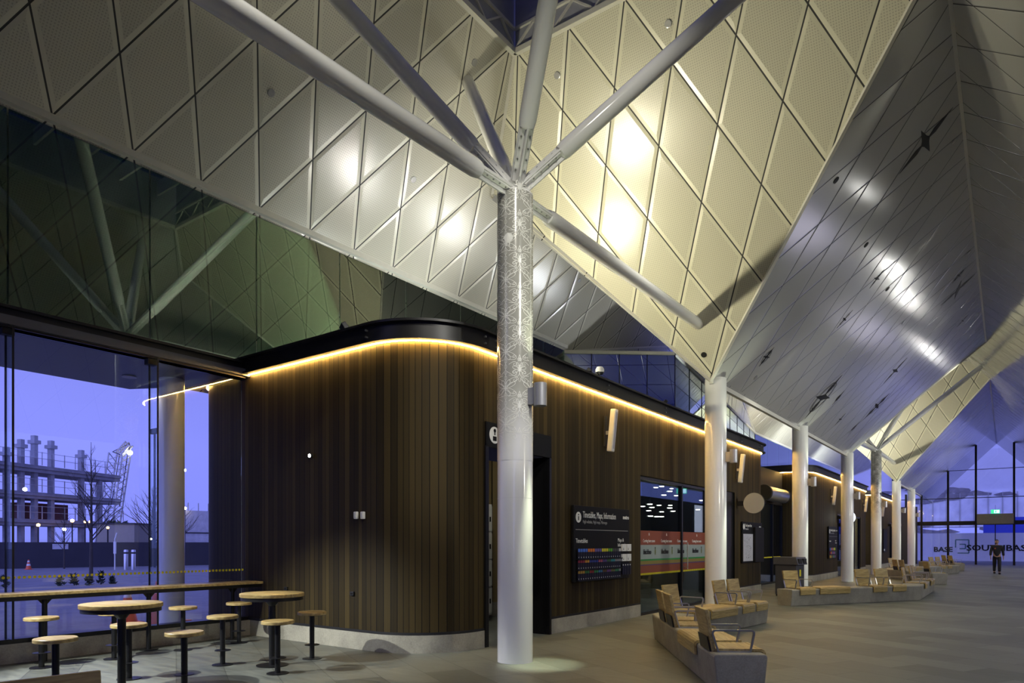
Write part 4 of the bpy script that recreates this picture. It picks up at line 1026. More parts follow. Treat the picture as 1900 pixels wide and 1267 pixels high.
def seat(a, bb, s, side, kind, label=None, h=.421):
    """on the leg from a to bb at distance s, facing side (+1 right of travel, -1 left)"""
    a = Vector((*a, 0)); bb = Vector((*bb, 0)); d = (bb - a).normalized(); n = Vector((d.y, -d.x, 0)) * side
    if kind not in PROT:
        t = {'chair': lambda: seat_proto(.5, True, (1, -1)), 'slab': lambda: seat_proto(1.05, False, ()), 'plain': lambda: seat_proto(.5, True, (1,)), 'wide': lambda: seat_proto(1.22, True, (1,))}[kind](); PROT[kind] = t
    else: t = copy_tree(PROT[kind])
    t.parent = CUR[0]
    t.location = a + d * s + Vector((0, 0, h)) - Vector(CUR[0].location); t.rotation_euler = (0, 0, math.atan2(n.y, n.x))
    return t
A1, A2, A3 = (-2.28, 7.29), (-4.52, 10.72), (-4.14, 14.15)
bench([A1, A2, A3], .56, 'zigzag concrete bench in the foreground at the bottom right')
# side +1: right of travel. travelling A1->A2 (away-left): right side is +X+Y (far/right)
seat(A1, A2, .42, 1, 'chair', 'nearest timber seat with its back to the left at the end of the foreground bench')
seat(A1, A2, 1.35, -1, 'slab', 'flat slatted timber slab without back on the foreground bench facing left')
seat(A1, A2, 2.55, 1, 'chair', 'timber chair with steel arms in the middle of the foreground bench, nearer of the pair')
seat(A1, A2, 3.2, 1, 'chair', 'timber chair with steel arms at the foreground bench bend, farther of the pair')
seat(A2, A3, .55, 1, 'plain', 'timber chair just past the bend of the foreground bench')
seat(A2, A3, 1.42, 1, 'slab', 'flat timber slab with rolled front between bend and far pair of the foreground bench')
seat(A2, A3, 2.45, 1, 'chair', 'timber chair beside the second column, nearer of the far pair')
seat(A2, A3, 3.08, 1, 'chair', 'timber chair at the far end of the foreground bench')
B1, B2, B3 = (-4.62, 18.3), (-2.2, 22.3), (-2.2, 26.9)
bench([B1, B2, B3], .52, 'second concrete bench, angled, by the third column')
seat(B1, B2, .5, 1, 'chair', 'timber chair at the left end of the second bench in front of the bin')
seat(B1, B2, 1.45, 1, 'slab', 'flat timber slab on the left half of the second bench')
seat(B1, B2, 3.1, 1, 'chair', 'timber chair, left of the pair on the middle of the second bench')
seat(B1, B2, 3.85, 1, 'chair', 'timber chair, right of the pair on the middle of the second bench')
seat(B2, B3, 1.0, 1, 'chair', 'timber chair seen from the side just past the bend of the second bench')
seat(B2, B3, 2.8, 1, 'chair', 'timber chair seen from the side toward the far end of the second bench')
seat(B2, B3, 3.5, 1, 'chair', 'timber chair at the very far end of the second bench')
D1, D2, D3 = (-2.1, 31.3), (-4.6, 36.2), (-2.3, 43.5)
bench([D1, D2, D3], .56, 'third concrete bench in the distance beyond the second bench')
seat(D1, D2, .5, 1, 'chair', 'dark backed chair on the near end of the third bench')
seat(D1, D2, 2.9, 1, 'chair', 'dark backed chair near the bend of the third bench, nearer one')
seat(D1, D2, 3.6, 1, 'chair', 'dark backed chair near the bend of the third bench, farther one')
seat(D2, D3, 1.2, 1, 'chair', 'distant chair just past the bend of the third bench')
seat(D2, D3, 2.6, 1, 'slab', 'distant flat slab on the third bench')
seat(D2, D3, 5.6, 1, 'chair', 'distant chair, left of the pair at the right end of the third bench')
seat(D2, D3, 6.4, 1, 'chair', 'distant chair, right of the pair at the right end of the third bench')
E1, E2 = (-2.2, 47.2), (-4.4, 51.5)
bench([E1, E2], .56, 'most distant concrete bench in front of the far glazed wall')
seat(E1, E2, .5, 1, 'chair', 'nearer chair on the most distant bench'); seat(E1, E2, 1.3, 1, 'chair', 'farther chair on the most distant bench')
# bench back at the bottom left
F1 = onz(200, 1240, .90); 
bA = onz(193, 1240.5, .89); bB = onz(0, 1263.5, .89)
dd = (bA - bB); dd.z = 0; dd.normalize(); nn2 = Vector((dd.y, -dd.x, 0))
g0 = bA - dd * 3.2 + nn2 * .28; g1 = bA + dd * .35 + nn2 * .28
bench([(g0.x, g0.y), (g1.x, g1.y)], .56, 'concrete bench at the bottom left corner, mostly below the frame')
for i, lab in ((0, 'timber seat with a pale backrest cut by the bottom left corner'), (1, 'timber seat beyond the left edge beside the cut backrest')):
    s = (Vector((bA.x, bA.y, 0)) + nn2 * .28 - Vector((g0.x, g0.y, 0))).length - .62 - i * 1.32
    seat((g0.x, g0.y), (g1.x, g1.y), s, 1, 'wide')

# litter bin
t = thing('litter_bin', 'dark grey litter bin with hooded openings in front of the third column', 'bin', (-5.35, 21.8, 0), math.radians(-10))
MB().box(-.32, .32, -.3, .3, .05, .95).build('body', simple('bin_grey', (.05, .052, .06), .45), t, bevel=.02)
MB().prism([(-.36, -.34, .95), (.4, -.34, .95), (.34, -.34, 1.18), (-.36, -.34, 1.18)], (0, .68, 0)).build('hood', simple('bin_hood', (.07, .072, .08), .4), t, bevel=.01)
for s in (-.16, .16): MB().box(.3, .4, s - .11, s + .11, .98, 1.13).build('opening', M['black'], t)
MB().box(.32, .325, -.05, .05, .6, .8).build('yellow_mark', M['yellow'], t); MB().box(-.3, .3, -.28, .28, 0, .05).build('base', M['black'], t)

# ------------------------------------------------------------------ far glazed wall
YF = 61.5
g = MB(); 
mul = [-6.4, -5.35, -3.62, -1.87, .42, 2.2, 4.0]
for x in mul:
    zt = (ZR - GC * abs(x - XR)) if x > XE else 5.4
    g.box(x - .07, x + .07, YF - .1, YF + .1, 0, max(zt, 4.9))
g.box(-10.9, 5.2, YF - .08, YF + .08, 2.95, 3.25); g.box(-10.9, 5.2, YF - .05, YF + .05, 4.95, 5.0)
g.box(-3.6, 2.2, YF - .03, YF + .03, 7.05, 7.09)
w = thing('window_60', 'tall gabled glass wall at the far end with black mullions', 'window', (0, YF, 0)); w['kind'] = 'structure'
keep(g.build('window_frame', M['blackmetal']), w)
b = MB().prism([(-10.8, YF, 0.02), (5, YF, .02), (5, YF, 4.1), (XR, YF, ZR - .1), (-5.9, YF, 4.8), (-10.8, YF, 4.8)], (0, .015, 0)); keep(b.build('pane', M['glass']), w)
b = MB().box(-1.8, .4, YF - .35, YF - .1, 3.0, 3.75); keep(b.build('door_header', simple('header_grey', (.22, .2, .16), .5)), w)
b = MB().box(-.72, -.66, YF - .04, YF + .04, 0, 3.0); keep(b.build('door_frame', M['blackmetal']), w)
exit_sign((-.68, YF - .45, 3.9), 0, 'green exit sign over the far doors', 1.6)
struct_box('wall_far', -11, -5.6, YF - .6, YF - .3, 0, 4.4, simple('dark_far_wall', (.04, .045, .05), .6), 'dark panel left of the far glazed wall')
struct_box('wall_near_added', -13.3, 4.0, -13.9, -13.7, 0, 9.9, simple('near_bounce_panel', (.3, .29, .25), .7), 'plain added bounce wall behind the camera')  # added to keep blue dusk light out and bounce warm light back
# right side of the hall
struct_box('wall_right', 5.0, 5.12, -9, 29.8, 0, 4.5, M['black'], 'dark wall on the right side of the hall')
struct_box('wall_right_far', 5.0, 5.12, 34.5, 47, 0, 4.5, M['black'], 'dark wall on the far right side of the hall')
struct_box('wall_right_end', 5.0, 5.12, 53, 61.4, 0, 4.5, M['black'], 'dark wall at the far right end of the hall')

for k, (ya, yb, lab) in enumerate(((30.0, 34.3, 'nearer added violet light panel on the right side'), (47.3, 52.8, 'farther added violet light panel on the right side'))):
    t = thing('violet_light_panel', lab, 'light panel', (5.05, ya, 0)); MB().box(0, .1, 0, yb - ya, 0, 4.5).build('frame', M['black'], t)
    MB().box(-.02, 0, .3, yb - ya - .3, 2.4, 4.35).build('lit_panel', emit('violet_panel_%d' % k, (.78, .74, 1), 1.5), t)  # added glowing panel, unseen, makes the violet streaks reflected in the ceiling

# ------------------------------------------------------------------ person
def person(p):
    t = thing('person', 'person in a black jacket and dark trousers walking toward the camera near the far doors', 'person', p)
    def skin(name, pts, edges, radii, mat, parent=t, sub=2):
        me = bpy.data.meshes.new(name); me.from_pydata(pts, edges, []); o = bpy.data.objects.new(name, me); COL.objects.link(o); o.parent = parent
        m = o.modifiers.new('skin', 'SKIN'); m.use_smooth_shade = True
        for i, r in enumerate(radii): me.skin_vertices[0].data[i].radius = (r, r) if not isinstance(r, tuple) else r
        me.skin_vertices[0].data[0].use_root = True
        o.modifiers.new('sub', 'SUBSURF').levels = sub; o.modifiers['sub'].render_levels = sub; me.materials.append(mat); return o
    # x = left/right, y toward camera is negative
    P = [(0, 0, .95), (0, 0, 1.15), (0, 0, 1.38), (0, -.01, 1.5), (0, -.02, 1.56),
         (.09, 0, .88), (.1, -.12, .5), (.1, -.1, .09), (.11, -.26, .04), (-.09, 0, .88), (-.1, .08, .5), (-.1, .2, .1), (-.1, .08, .05),
         (.19, 0, 1.42), (.25, .03, 1.15), (.27, -.03, .92), (.27, -.06, .85), (-.19, 0, 1.42), (-.25, -.05, 1.15), (-.27, -.14, .93), (-.27, -.18, .86)]
    Ed = [(0, 1), (1, 2), (2, 3), (3, 4), (0, 5), (5, 6), (6, 7), (7, 8), (0, 9), (9, 10), (10, 11), (11, 12), (2, 13), (13, 14), (14, 15), (15, 16), (2, 17), (17, 18), (18, 19), (19, 20)]
    Rd = [(.15, .1), (.15, .11), (.17, .11), .06, .05, .095, .065, .045, .04, .095, .065, .045, .04, .065, .05, .035, .03, .065, .05, .035, .03]
    body = skin('body', P, Ed, Rd, M['skin'])
    skin('jacket', [(0, 0, .84), (0, 0, 1.15), (0, 0, 1.4), (0, -.01, 1.49), (.2, 0, 1.42), (.26, .03, 1.15), (.28, -.03, .93), (-.2, 0, 1.42), (-.26, -.05, 1.15), (-.28, -.14, .94)],
         [(0, 1), (1, 2), (2, 3), (2, 4), (4, 5), (5, 6), (2, 7), (7, 8), (8, 9)], [(.18, .13), (.18, .135), (.2, .135), .08, .085, .07, .055, .085, .07, .055], M['jacket'])
    skin('trousers', [(0, 0, 1.0), (.095, 0, .85), (.1, -.12, .5), (.1, -.1, .1), (-.095, 0, .85), (-.1, .08, .5), (-.1, .2, .12)], [(0, 1), (1, 2), (2, 3), (0, 4), (4, 5), (5, 6)], [(.155, .115), .11, .085, .07, .11, .085, .07], M['trousers'])
    for s, y, z in ((1, -.1, 0), (-1, .2, .02)): MB().box(.1 * s - .05, .1 * s + .05, y - .2, y + .08, z, z + .09).build('shoe', M['black'], t, bevel=.03)
    b = bmesh.new(); bmesh.ops.create_uvsphere(b, u_segments=20, v_segments=14, radius=1)
    for v in b.verts:
        v.co = Vector((v.co.x * .078, v.co.y * .098, v.co.z * .118)); 
        if v.co.z < -.03: v.co.x *= .85
    me = bpy.data.meshes.new('head'); b.to_mesh(me); b.free(); o = bpy.data.objects.new('head', me); COL.objects.link(o); o.parent = t; o.location = (0, -.03, 1.66); me.materials.append(M['skin']); [setattr(q, 'use_smooth', True) for q in me.polygons]
    MB().prism([(-.012, -.095, -.02), (.012, -.095, -.02), (0, -.1, .03)], (0, -.02, -.004)).build('nose', M['skin'], o)
    for s in (1, -1): MB().box(s * .03 - .01, s * .03 + .01, -.098, -.088, .012, .022).build('eye', M['black'], o); MB().lathe([(0, -.02), (.012, 0), (0, .02)], 8, (s * .078, 0, 0)).build('ear', M['skin'], o)
    MB().box(-.022, .022, -.098, -.088, -.052, -.046).build('mouth', M['orange'], o)
    b = bmesh.new(); bmesh.ops.create_uvsphere(b, u_segments=20, v_segments=14, radius=1)
    for v in b.verts: v.co = Vector((v.co.x * .084, v.co.y * .1 + .012, max(v.co.z * .122, -.02 if v.co.y > 0 else .05)))
    me = bpy.data.meshes.new('hair'); b.to_mesh(me); b.free(); h = bpy.data.objects.new('hair', me); COL.objects.link(h); h.parent = t; h.location = (0, -.03, 1.67); me.materials.append(M['hair'])
    for s, (x, y, z) in ((1, (.27, -.06, .86)), (-1, (-.27, -.18, .87))):
        pts = [(x, y, z), (x, y - .01, z - .08)]; ed = [(0, 1)]; rr = [.028, .03]
        for k in range(4):
            o_ = len(pts); fx = x + s * 0 ; pts += [(fx, y - .035 + k * .02, z - .12), (fx - s * .012, y - .035 + k * .02, z - .16 + abs(k - 1.5) * .006)]; ed += [(1, o_), (o_, o_ + 1)]; rr += [.009, .008]
        o_ = len(pts); pts += [(x, y - .045, z - .06), (x - s * .01, y - .06, z - .1)]; ed += [(1, o_), (o_, o_ + 1)]; rr += [.01, .009]
        skin('hand', pts, ed, rr, M['skin'], sub=1)
    o = MB().box(-.11, -.05, -.15, -.145, 1.3, 1.35).build('chest_badge', M['orange'], t)
    t.rotation_euler = (0, 0, math.radians(4))
person((-.42, 43.4, 0))

# ------------------------------------------------------------------ outside left
def far(name, label, cat, p, rz=0, group=None): return thing(name, label, cat, p, rz, group)
fa = onz(-120, 1057.5, -.06); fb = onz(470, 1046.5, -.06)
b = MB(); d = (fb - fa); L_ = d.length; ang = math.atan2(d.y, d.x)
t = far('site_hoarding', 'long black hoarding fence across the forecourt', 'fence', fa, ang)
MB().box(0, L_, -.03, .03, 0, 1.72).build('panel_run', M['hoard'], t)
for i in range(int(L_ / 2.4)): MB().box(i * 2.4, i * 2.4 + .06, .03, .2, 0, 1.72).build('post', M['hoard'], t)
MB().box(3.8 + 2.2, 4.7 + 2.2, -.05, -.035, 1.25, 1.6).build('notice', M['farwhite'], t)
# construction frame
ca = ond(-60, 1007.5, 52); cb = ond(213, 1007.5, 66); ca.z = cb.z = 0
d = cb - ca; Lc = d.length; ang = math.atan2(d.y, d.x)
t = far('concrete_frame_building', 'unfinished concrete building frame with three decks behind the hoarding', 'building', ca, ang)
for zt, th in ((8.1, .6), (5.85, .55), (3.6, .55)): MB().box(0, Lc, -.6, 2.6, zt - th, zt).build('deck', M['farconc'], t)
for u, zh in ((-28, 9.7), (8, 9.3), (35, 10.1), (60, 10.6), (91, 10.4), (147, 10.0), (181, 8.0)):
    r = ray(u, HZ); k = Vector((ca.x, ca.y)); 
    # intersection of ray with the frame line
    den = r.x * d.y - r.y * d.x; s_ = (ca.x * r.y - ca.y * r.x) / (-den) if abs(den) > 1e-6 else 0
    s_ = (r.x * ca.y - r.y * ca.x) / (r.y * d.x - r.x * d.y)
    x = s_ * Lc
    c_ = MB().box(x - .17, x + .17, -.4, 0, 0, zh).build('pillar', M['farconc'], t)
    if zh > 9: MB().box(x - .32, x + .32, -.55, .15, zh - .7, zh - .4).build('pillar_collar', M['farconc'], c_)
for zt in (8.1, 5.85, 3.6):
    MB().box(0, Lc, -.75, -.6, zt - .3, zt - .12).build('edge_beam', M['farconc'], t)
    b = MB()
    for i in range(14): b.bar((i * Lc / 13, -.95, zt), (i * Lc / 13, -.95, zt + 1.1), .05, .05)
    for z in (.55, 1.05): b.bar((0, -.95, zt + z), (Lc, -.95, zt + z), .035, .035)
    b.build('guard_rail', M['lampgrey'], t)
MB().box(5, 9.5, .5, 2.4, 3.6, 5.0).build('site_hut', simple('rust_red', (.12, .04, .04), .7), t)
# crane
c0 = ond(193, 1000, 75); c0.z = 0; c1 = ond(222, 843, 75); c2 = ond(240, 823, 75)
t = far('crawler_crane', 'lattice boom crane leaning beside the concrete frame', 'crane', c0)
def lattice(b, p, q, w, n):
    p = Vector(p); q = Vector(q); dd_ = (q - p).normalized(); x = RT.copy(); x = (x - dd_ * x.dot(dd_)).normalized(); y = dd_.cross(x)
    cs = [x * w + y * w, x * -w + y * w, x * -w - y * w, x * w - y * w]
    for c in cs: b.bar(p + c, q + c, .12, .12)
    for i in range(n):
        a = p.lerp(q, i / n); e = p.lerp(q, (i + 1) / n)
        for k in range(4): b.bar(a + cs[k], e + cs[(k + 1) % 4], .07, .07)
b = MB(); lattice(b, c0 - c0, c1 - c0, .75, 14); b.build('boom', M['lampgrey'], t)
b = MB(); lattice(b, c1 - c0, c2 - c0, .3, 5); b.build('jib', M['lampgrey'], t)
b = MB(); b.bar(c2 - c0, ond(222, 940, 75) - c0, .06, .06).bar(c1 - c0, ond(208, 930, 75) - c0, .06, .06).bar(ond(209, 838, 75) - c0, c1 - c0, .1, .1).bar(ond(209, 838, 75) - c0, c2 - c0, .06, .06); b.build('cables', M['black'], t)
def lamp(u, v, d_, col, st, r, label, pole=True):
    r = r * .5; st = st * 1.3; p = ond(u, v, d_); t = far('street_lamp', label, 'lamp', (p.x, p.y, 0))
    MB().lathe([(0, -r), (r * .8, -r * .6), (r, 0), (r * .8, r * .6), (0, r)], 14, (0, 0, p.z)).build('globe', emit('lampglow_%d_%d' % (u, v), col, st), t)
    if pole: MB().tube([(0, 0, 0), (0, 0, p.z)], .05, 8).build('pole', M['black'], t)
OR = (1, .55, .16); WH = (1, 1, .95)
p = ond(241, 840, 75); MB().lathe([(0, -.28), (.22, -.17), (.28, 0), (.22, .17), (0, .28)], 14, p - c0).build('work_light', emit('crane_light', WH, 40), t); MB().bar(c2 - c0, p - c0, .06, .06).build('lamp_cable', M['black'], t)
for a in ((134, 966, 58, OR, 14, .3, 'orange street lamp left of the bare tree'), (158, 968, 58, OR, 10, .22, 'left of the twin orange lamps beside the bare tree'), (167, 968, 59, OR, 10, .22, 'right of the twin orange lamps beside the bare tree'),
          (71, 974, 50, OR, 10, .25, 'orange lamp under the concrete frame at the left'), (119, 982, 50, WH, 14, .26, 'white globe lamp above the young tree'), (200, 979, 49, OR, 6, .2, 'dim orange lamp near the site cabin'),
          (343, 943, 62, (1, .85, .6), 14, .3, 'warm lamp just right of the outside column'), (280, 1000, 46, (1, .95, .6), 8, .15, 'low yellow lamp left of the outside column')): lamp(*a)
p = ond(287, 800, 45); t = far('flood_mast', 'tall mast with dark floodlight heads left of the outside column', 'lamp', (p.x, p.y, 0))
MB().tube([(0, 0, 0), (0, 0, p.z)], .07, 8).build('mast', M['black'], t); MB().box(-.5, .5, -.15, .15, p.z - .15, p.z + .15).build('lamp_head', M['black'], t)
# wrapped building
wa = ond(330, 1007.5, 62); wb = ond(520, 1007.5, 70); wa.z = wb.z = 0; d = wb - wa; ang = math.atan2(d.y, d.x)
t = far('sheeted_building', 'white sheeted scaffold building right of the outside column', 'building', wa, ang)
MB().box(0, d.length, 0, 6, .9, 4.6).build('sheeting', M['farwhite'], t)
MB().box(0, d.length, -.06, 0, 2.5, 2.6).build('sheet_seam', M['hoard'], t)
b = MB()
for i in range(12): b.bar((i * d.length / 11, 0, 4.6), (i * d.length / 11, 0, 5.3), .05, .05)
b.build('scaffold_poles', M['lampgrey'], t)
MB().box(3.6, 4.5, -.1, -.02, 3.8, 4.35).build('site_sign', simple('site_sign_green', (.1, .4, .2), .5), t)
# site cabin
p = ond(232, 1007.5, 52); t = far('site_cabin', 'beige site cabin behind the hoarding', 'cabin', (p.x, p.y, 0), math.radians(35)); MB().box(-1.4, 1.4, -1.2, 1.2, 0, 3.0).build('walls', simple('cabin_beige', (.3, .28, .22), .6), t); MB().box(-1.5, 1.5, -1.3, 1.3, 3.0, 3.1).build('roof', M['hoard'], t)
# hedge row of far trees
def bare_tree(p, h, seed, label, spread=.55, r0=.09):
    random.seed(seed); b = MB(); root = Vector((0, 0, 0))
    t = thing('bare_tree', label, 'tree', p)
    b.tube([(0, 0, 0), (.02, 0, h * .5), (0, 0, h)], r0, 8, radii=[r0, r0 * .6, .01]); b.build('trunk', M['bark'], t)
    b = MB()
    def twig(a, dirv, ln, r, dep):
        e = a + dirv * ln; b.tube([a, e], r, 4, cap=False, radii=[r, r * .5])
        if dep:
            for k in range(3):
                q = a.lerp(e, .35 + .3 * k); nd = (dirv + Vector((random.uniform(-.6, .6), random.uniform(-.6, .6), random.uniform(0, .4)))).normalized(); twig(q, nd, ln * .5, r * .5, dep - 1)
    for i in range(26):
        z = h * (.28 + .68 * i / 26); a = random.random() * 2 * PI; k = 1 - i / 30
        twig(Vector((0, 0, z)), Vector((math.cos(a) * .75, math.sin(a) * .75, .9)).normalized(), h * spread * .42 * k, r0 * .3 * k + .004, 2)
    b.build('branches', M['bark'], t, fixn=False)
tb = onz(169, 1076, -.06); bare_tree(tuple(tb), 6.2, 3, 'tall bare young tree beyond the glazing in front of the hoarding')
tb = onz(119, 1055, -.06); bare_tree(tuple(tb), 4.2, 5, 'smaller bare tree with a globe lamp above, left of the tall one', .5, .06)
tb = ond(284, 1007, 47); bare_tree((tb.x, tb.y, 0), 5.5, 8, 'bushy bare tree behind the glass fin', .9, .12)
tb = ond(333, 1007, 58); bare_tree((tb.x, tb.y, 0), 5.6, 11, 'bare tree right of the outside column', .8, .1)
def bush(p, r, h, seed, label, name='shrub', cat='shrub', n=260, s=.25):
    random.seed(seed); b = MB()
    for i in range(n):
        a = random.random() * 2 * PI; q = math.sqrt(random.random()); z = random.random(); x = r * q * math.cos(a) * (1 - z * .5); y = r * .6 * q * math.sin(a) * (1 - z * .5)
        c = Vector((x, y, z * h)); d1 = Vector((random.uniform(-1, 1), random.uniform(-1, 1), random.uniform(.2, 1))).normalized() * s; d2 = Vector((random.uniform(-1, 1), random.uniform(-1, 1), random.uniform(-1, 1))).normalized() * s * .35
        b.add([c - d2, c + d2, c + d1], [(0, 1, 2)])
    t = thing(name, label, cat, p); b.build('foliage', M['leaf'], t, fixn=False); MB().tube([(0, 0, 0), (0, 0, h * .6)], r * .04 + .01, 6).build('stem', M['bark'], t)
for i, (u, hh, lab) in enumerate(((215, 3.3, 'dark shrub mass left of the site cabin'), (248, 3.1, 'dark shrub mass behind the site cabin'), (272, 3.0, 'dark shrub mass at the right of the cabin'))):
    p = ond(u, 1007, 60 + i * 4); bush((p.x, p.y, 0), 2.0, hh, i, lab, n=900, s=.5)
for i, (u, v, s_, lab) in enumerate(((112, 1087, .3, 'grass tuft left of the tree foot'), (138, 1086, .42, 'larger grass tuft at the tree foot'), (187, 1084, .5, 'tallest grass tuft right of the tree foot'), (208, 1083, .25, 'small grass tuft farthest right'), (8, 1090, .4, 'grass tuft at the left edge'), (165, 1086, .3, 'low grass tuft between the two larger ones'))):
    bush(tuple(onz(u, v, -.06)), .2, s_, 40 + i, lab, 'grass_tuft', 'plant', 70, .16)
# cones
def cone(p, h, label):
    t = thing('traffic_cone', label, 'cone', p); r = h * .26
    MB().box(-r * 1.25, r * 1.25, -r * 1.25, r * 1.25, 0, .03).build('base', M['orange'], t)
    MB().lathe([(r, .03), (r * .2, h), (0, h)], 24).build('body', M['orange'], t, smooth=True)
    for z0, z1 in ((.38, .58), (.74, .9)): MB().lathe([(r * (1 - .8 * z0) + .004, z0 * h), (r * (1 - .8 * z1) + .004, z1 * h)], 24).build('band', M['signlight'], t)
for u, v, h, lab in ((53, 1056.5, .62, 'small distant traffic cone in front of the hoarding'), (237, 1156, .72, 'orange cone outside the glazing behind the left table'), (294, 1162, .9, 'tall orange and white cone outside the glazing, left of the pair'), (318, 1153, .88, 'orange and white cone outside the glazing, right of the pair')):
    cone(tuple(onz(u, v, -.06)), h, lab)
# bollards, sign
for u, lab in ((220, 'steel bollard, left of two beyond the glazing'), (234, 'steel bollard, right of two beyond the glazing')):
    p = onz(u, 1057, -.06); t = thing('bollard', lab, 'bollard', p + Vector((.3, .3, 0))); MB().lathe([(.13, 0), (.13, 1.2), (.11, 1.25), (0, 1.25)], 20).build('post', M['chrome'], t, smooth=True); MB().lathe([(.133, 1.0), (.133, 1.1)], 20).build('band', M['sign'], t)
p = onz(213, 1057, -.06); t = thing('sign_post', 'white pole with a rectangular sign beside the bollards', 'sign', p)
MB().tube([(0, 0, 0), (0, 0, 1.9), (.1, .08, 2.3)], .04, 8).build('pole', M['signlight'], t); MB().box(-.12, .14, -.03, .03, 1.0, 1.75).build('board', M['signlight'], t)

# ------------------------------------------------------------------ outside beyond the far wall
t = thing('broken_building', 'pale half demolished building beyond the far glazed wall', 'building', (0, 92, 0))
MB().box(-16, 30, 0, 3, 5.2, 12.0).build('upper_wall', simple('pale_cladding', (.6, .6, .63), .6, var=.15, scale=.4), t)
MB().box(-18, 8, -.2, 3, 3.4, 7.4).build('lower_wall', simple('rough_plaster', (.8, .8, .82), .8, var=.5, scale=.8), t)
MB().box(-8, 30, .5, 4, 7, 16).build('rear_block', simple('pale_rear', (.62, .62, .65), .6, var=.1, scale=.2), t)
random.seed(12)
b = MB()
for i in range(30):
    x = -14 + random.random() * 20; z = (2.6 if i % 2 else 6.6) + random.random() * 1.3; n = 9; rr = .25 + random.random() * .7
    b.add([(x + rr * 2.6 * math.cos(2 * PI * k / n) * random.uniform(.6, 1.2), -.26 - random.random() * .02, z + rr * .45 * math.sin(2 * PI * k / n) * random.uniform(.2, 1.6)) for k in range(n)], [tuple(range(n))])
b.build('broken_openings', simple('rubble_dark', (.2, .19, .2), .9, var=.5, scale=2), t)
MB().box(-11, -7, -.3, 0, 8.0, 10.2).build('dark_window', M['black'], t)
b = MB()
for i in range(16): b.box(-16 + i * 1.3, -15.94 + i * 1.3, -.32, -.22, 3.4, 7.2)
b.build('exposed_studs', M['lampgrey'], t)
t = thing('contractor_hoarding', 'white site hoarding with a large builder name beyond the far doors', 'fence', (0, 74, 0)); bpy.context.view_layer.update()
MB().box(-14, 14, 0, .1, 0, 2.5).build('panel_run', simple('hoarding_white', (.85, .85, .88), .5, var=.06), t)
def FY(x, z): return frame((x, 73.98, z), (1, 0, 0), (0, 0, 1))
pS = ony(1794, 1017, 73.95)
keep(text('lettering', 'SOUTHBASE', .72, M['sign'], FY(ony(1793, 1017, 73.95).x, 1.15), bold=.015, sx=1.2), t)
keep(text('lettering', 'BASE', .62, M['black'], FY(ony(1732, 1019, 73.95).x, 1.0), bold=.02, sx=1.1), t)
x0 = ony(1773, 1020, 73.95).x
b = MB()
for p, q in (((0, 1.9), (1.0, 1.9)), ((0, 1.9), (0, 1.2)), ((1.0, 1.9), (1.0, .7)), ((0.15, .7), (1.0, .7)), ((.3, 1.5), (.75, 1.5)), ((.75, 1.5), (.75, 1.1)), ((.3, 1.1), (.75, 1.1))): b.bar((x0 + p[0], -.01, p[1]), (x0 + q[0], -.01, q[1]), .02, .09)
b.build('square_logo', simple('logo_green', (.1, .25, .22), .5), t)
t = thing('portable_cabin', 'blue portable cabin with lit windows above the contractor hoarding', 'cabin', (3.2, 78, 0))
MB().box(-5.0, 9, 0, 3, .2, 4.0).build('walls', simple('cabin_blue', (.05, .08, .55), .5), t)
for x in (-1.2, .2, 3.2): MB().box(x, x + 1.1 + (x == .2) * 1.2, -.05, 0, 2.6, 3.3).build('window', emit('cabin_window', (.7, .6, .42), .55), t)

# ------------------------------------------------------------------ world and lights
wd = bpy.data.worlds.new('dusk_sky'); sc.world = wd; wd.use_nodes = True; nt = wd.node_tree; nt.nodes.clear()
tc = nt.nodes.new('ShaderNodeTexCoord'); sp = nt.nodes.new('ShaderNodeSeparateXYZ'); nt.links.new(tc.outputs['Generated'], sp.inputs[0])
cr = nt.nodes.new('ShaderNodeValToRGB'); e = cr.color_ramp.elements
e[0].position = 0; e[0].color = (.1, .11, .3, 1); e[1].position = 1; e[1].color = (.03, .04, .16, 1)
for pos, c in ((.49, (.16, .17, .5, 1)), (.5, (.21, .24, .86, 1)), (.56, (.23, .255, .88, 1)), (.64, (.19, .21, .74, 1)), (.75, (.1, .115, .42, 1))):
    q = e.new(pos); q.color = c
ma = nt.nodes.new('ShaderNodeMath'); ma.operation = 'MULTIPLY_ADD'; ma.inputs[1].default_value = .5; ma.inputs[2].default_value = .5; nt.links.new(sp.outputs[2], ma.inputs[0])
nz = nt.nodes.new('ShaderNodeTexNoise'); nz.inputs['Scale'].default_value = 2.5; nz.inputs['Detail'].default_value = 4
mp = nt.nodes.new('ShaderNodeMapping'); mp.inputs['Scale'].default_value = (1, 1, 7); nt.links.new(tc.outputs['Generated'], mp.inputs[0]); nt.links.new(mp.outputs[0], nz.inputs['Vector'])
m2 = nt.nodes.new('ShaderNodeMath'); m2.operation = 'MULTIPLY_ADD'; m2.inputs[1].default_value = .04; nt.links.new(nz.outputs['Fac'], m2.inputs[0]); nt.links.new(ma.outputs[0], m2.inputs[2])
m3 = nt.nodes.new('ShaderNodeMath'); m3.operation = 'SUBTRACT'; m3.inputs[1].default_value = .02; nt.links.new(m2.outputs[0], m3.inputs[0])
nt.links.new(m3.outputs[0], cr.inputs[0])
bg = nt.nodes.new('ShaderNodeBackground'); bg.inputs['Strength'].default_value = 1.3; nt.links.new(cr.outputs[0], bg.inputs[0])
wo = nt.nodes.new('ShaderNodeOutputWorld'); nt.links.new(bg.outputs[0], wo.inputs[0])
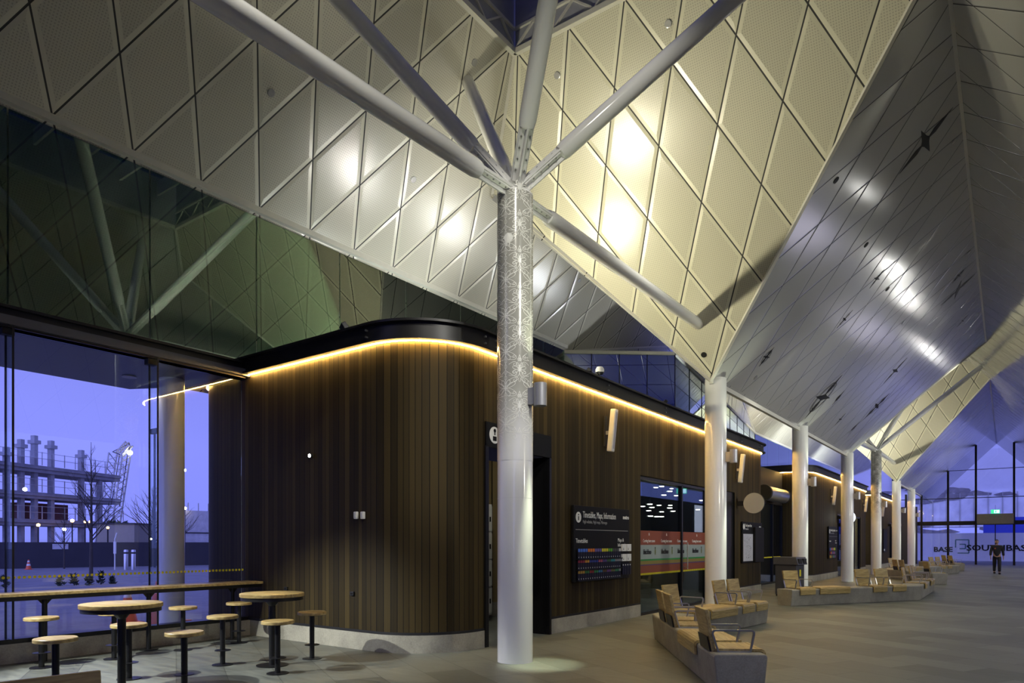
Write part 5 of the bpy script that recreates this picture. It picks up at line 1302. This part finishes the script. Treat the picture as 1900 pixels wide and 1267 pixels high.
sn = bpy.data.lights.new('dusk_glow', 'SUN'); sn.energy = 3.4; sn.angle = math.radians(120); sn.color = (.3, .33, 1)
o = bpy.data.objects.new('dusk_glow', sn); COL.objects.link(o); o.rotation_euler = Vector((-.15, .75, -.65)).to_track_quat('-Z', 'Y').to_euler()
for yy in (9, 17, 25, 33, 41, 50): spot((4.85, yy, 3.4), (-4.6, yy + 2.5, .5), 380, 85, (1, .97, .8), .06)  # unseen low spots added on the right wall to light the bench fronts
spot((-6.9, 20.5, 4.95), (-10.0, 17.5, 8.3), 260, 100, (.93, .96, 1), .1)  # added cool fill for the grey slope right of the nearest column
# lamp left of the frame that throws the table shadows, and downlights added to brighten the hall
spot((-9.2, 1.2, 3.9), (-8.5, 4.7, 0), 1500, 57, (.97, 1, .96), .035)
spot((-10.2, 1.6, 4.3), (-8.4, 4.8, 0), 700, 57, (.95, .98, 1), .035)
for y in (5, 13, 20, 27, 34, 41, 49, 56): spot((-1.2, y, zC(-1.2) - .1), (-1.8, y + .5, 0), 300, 100, (1, .97, .78), .05)
for y in (3, 11, 18): spot((-4.0, y, zC(-4.0) + (0 if y > 15 else 1.5) - .1), (-4.4, y + .4, 0), 200, 100, (1, .96, .85), .05)
spot((-7.6, 9.8, 3.4), (-8.9, 11.2, 1.2), 60, 130, (1, .95, .8), .1)
# shop interior glow
spot((-8.4, 17, 4.2), (-8.4, 17, 0), 10, 150, (1, .95, .85), .2)

# ------------------------------------------------------------------ camera
cam = bpy.data.cameras.new('camera'); co = bpy.data.objects.new('camera', cam); COL.objects.link(co)
co.location = CAM; co.rotation_euler = FW.to_track_quat('-Z', 'Y').to_euler()
cam.sensor_width = 36; cam.lens = FPX / 1900 * 36; cam.shift_x = 0; cam.shift_y = (HZ - 633.5) / 1900
cam.clip_start = .05; cam.clip_end = 500
sc.camera = co
sc.view_settings.view_transform = 'Standard'; sc.view_settings.look = 'None'; sc.view_settings.exposure = 0; sc.view_settings.gamma = 1; sc.view_settings.use_curve_mapping = False
bpy.context.view_layer.update()
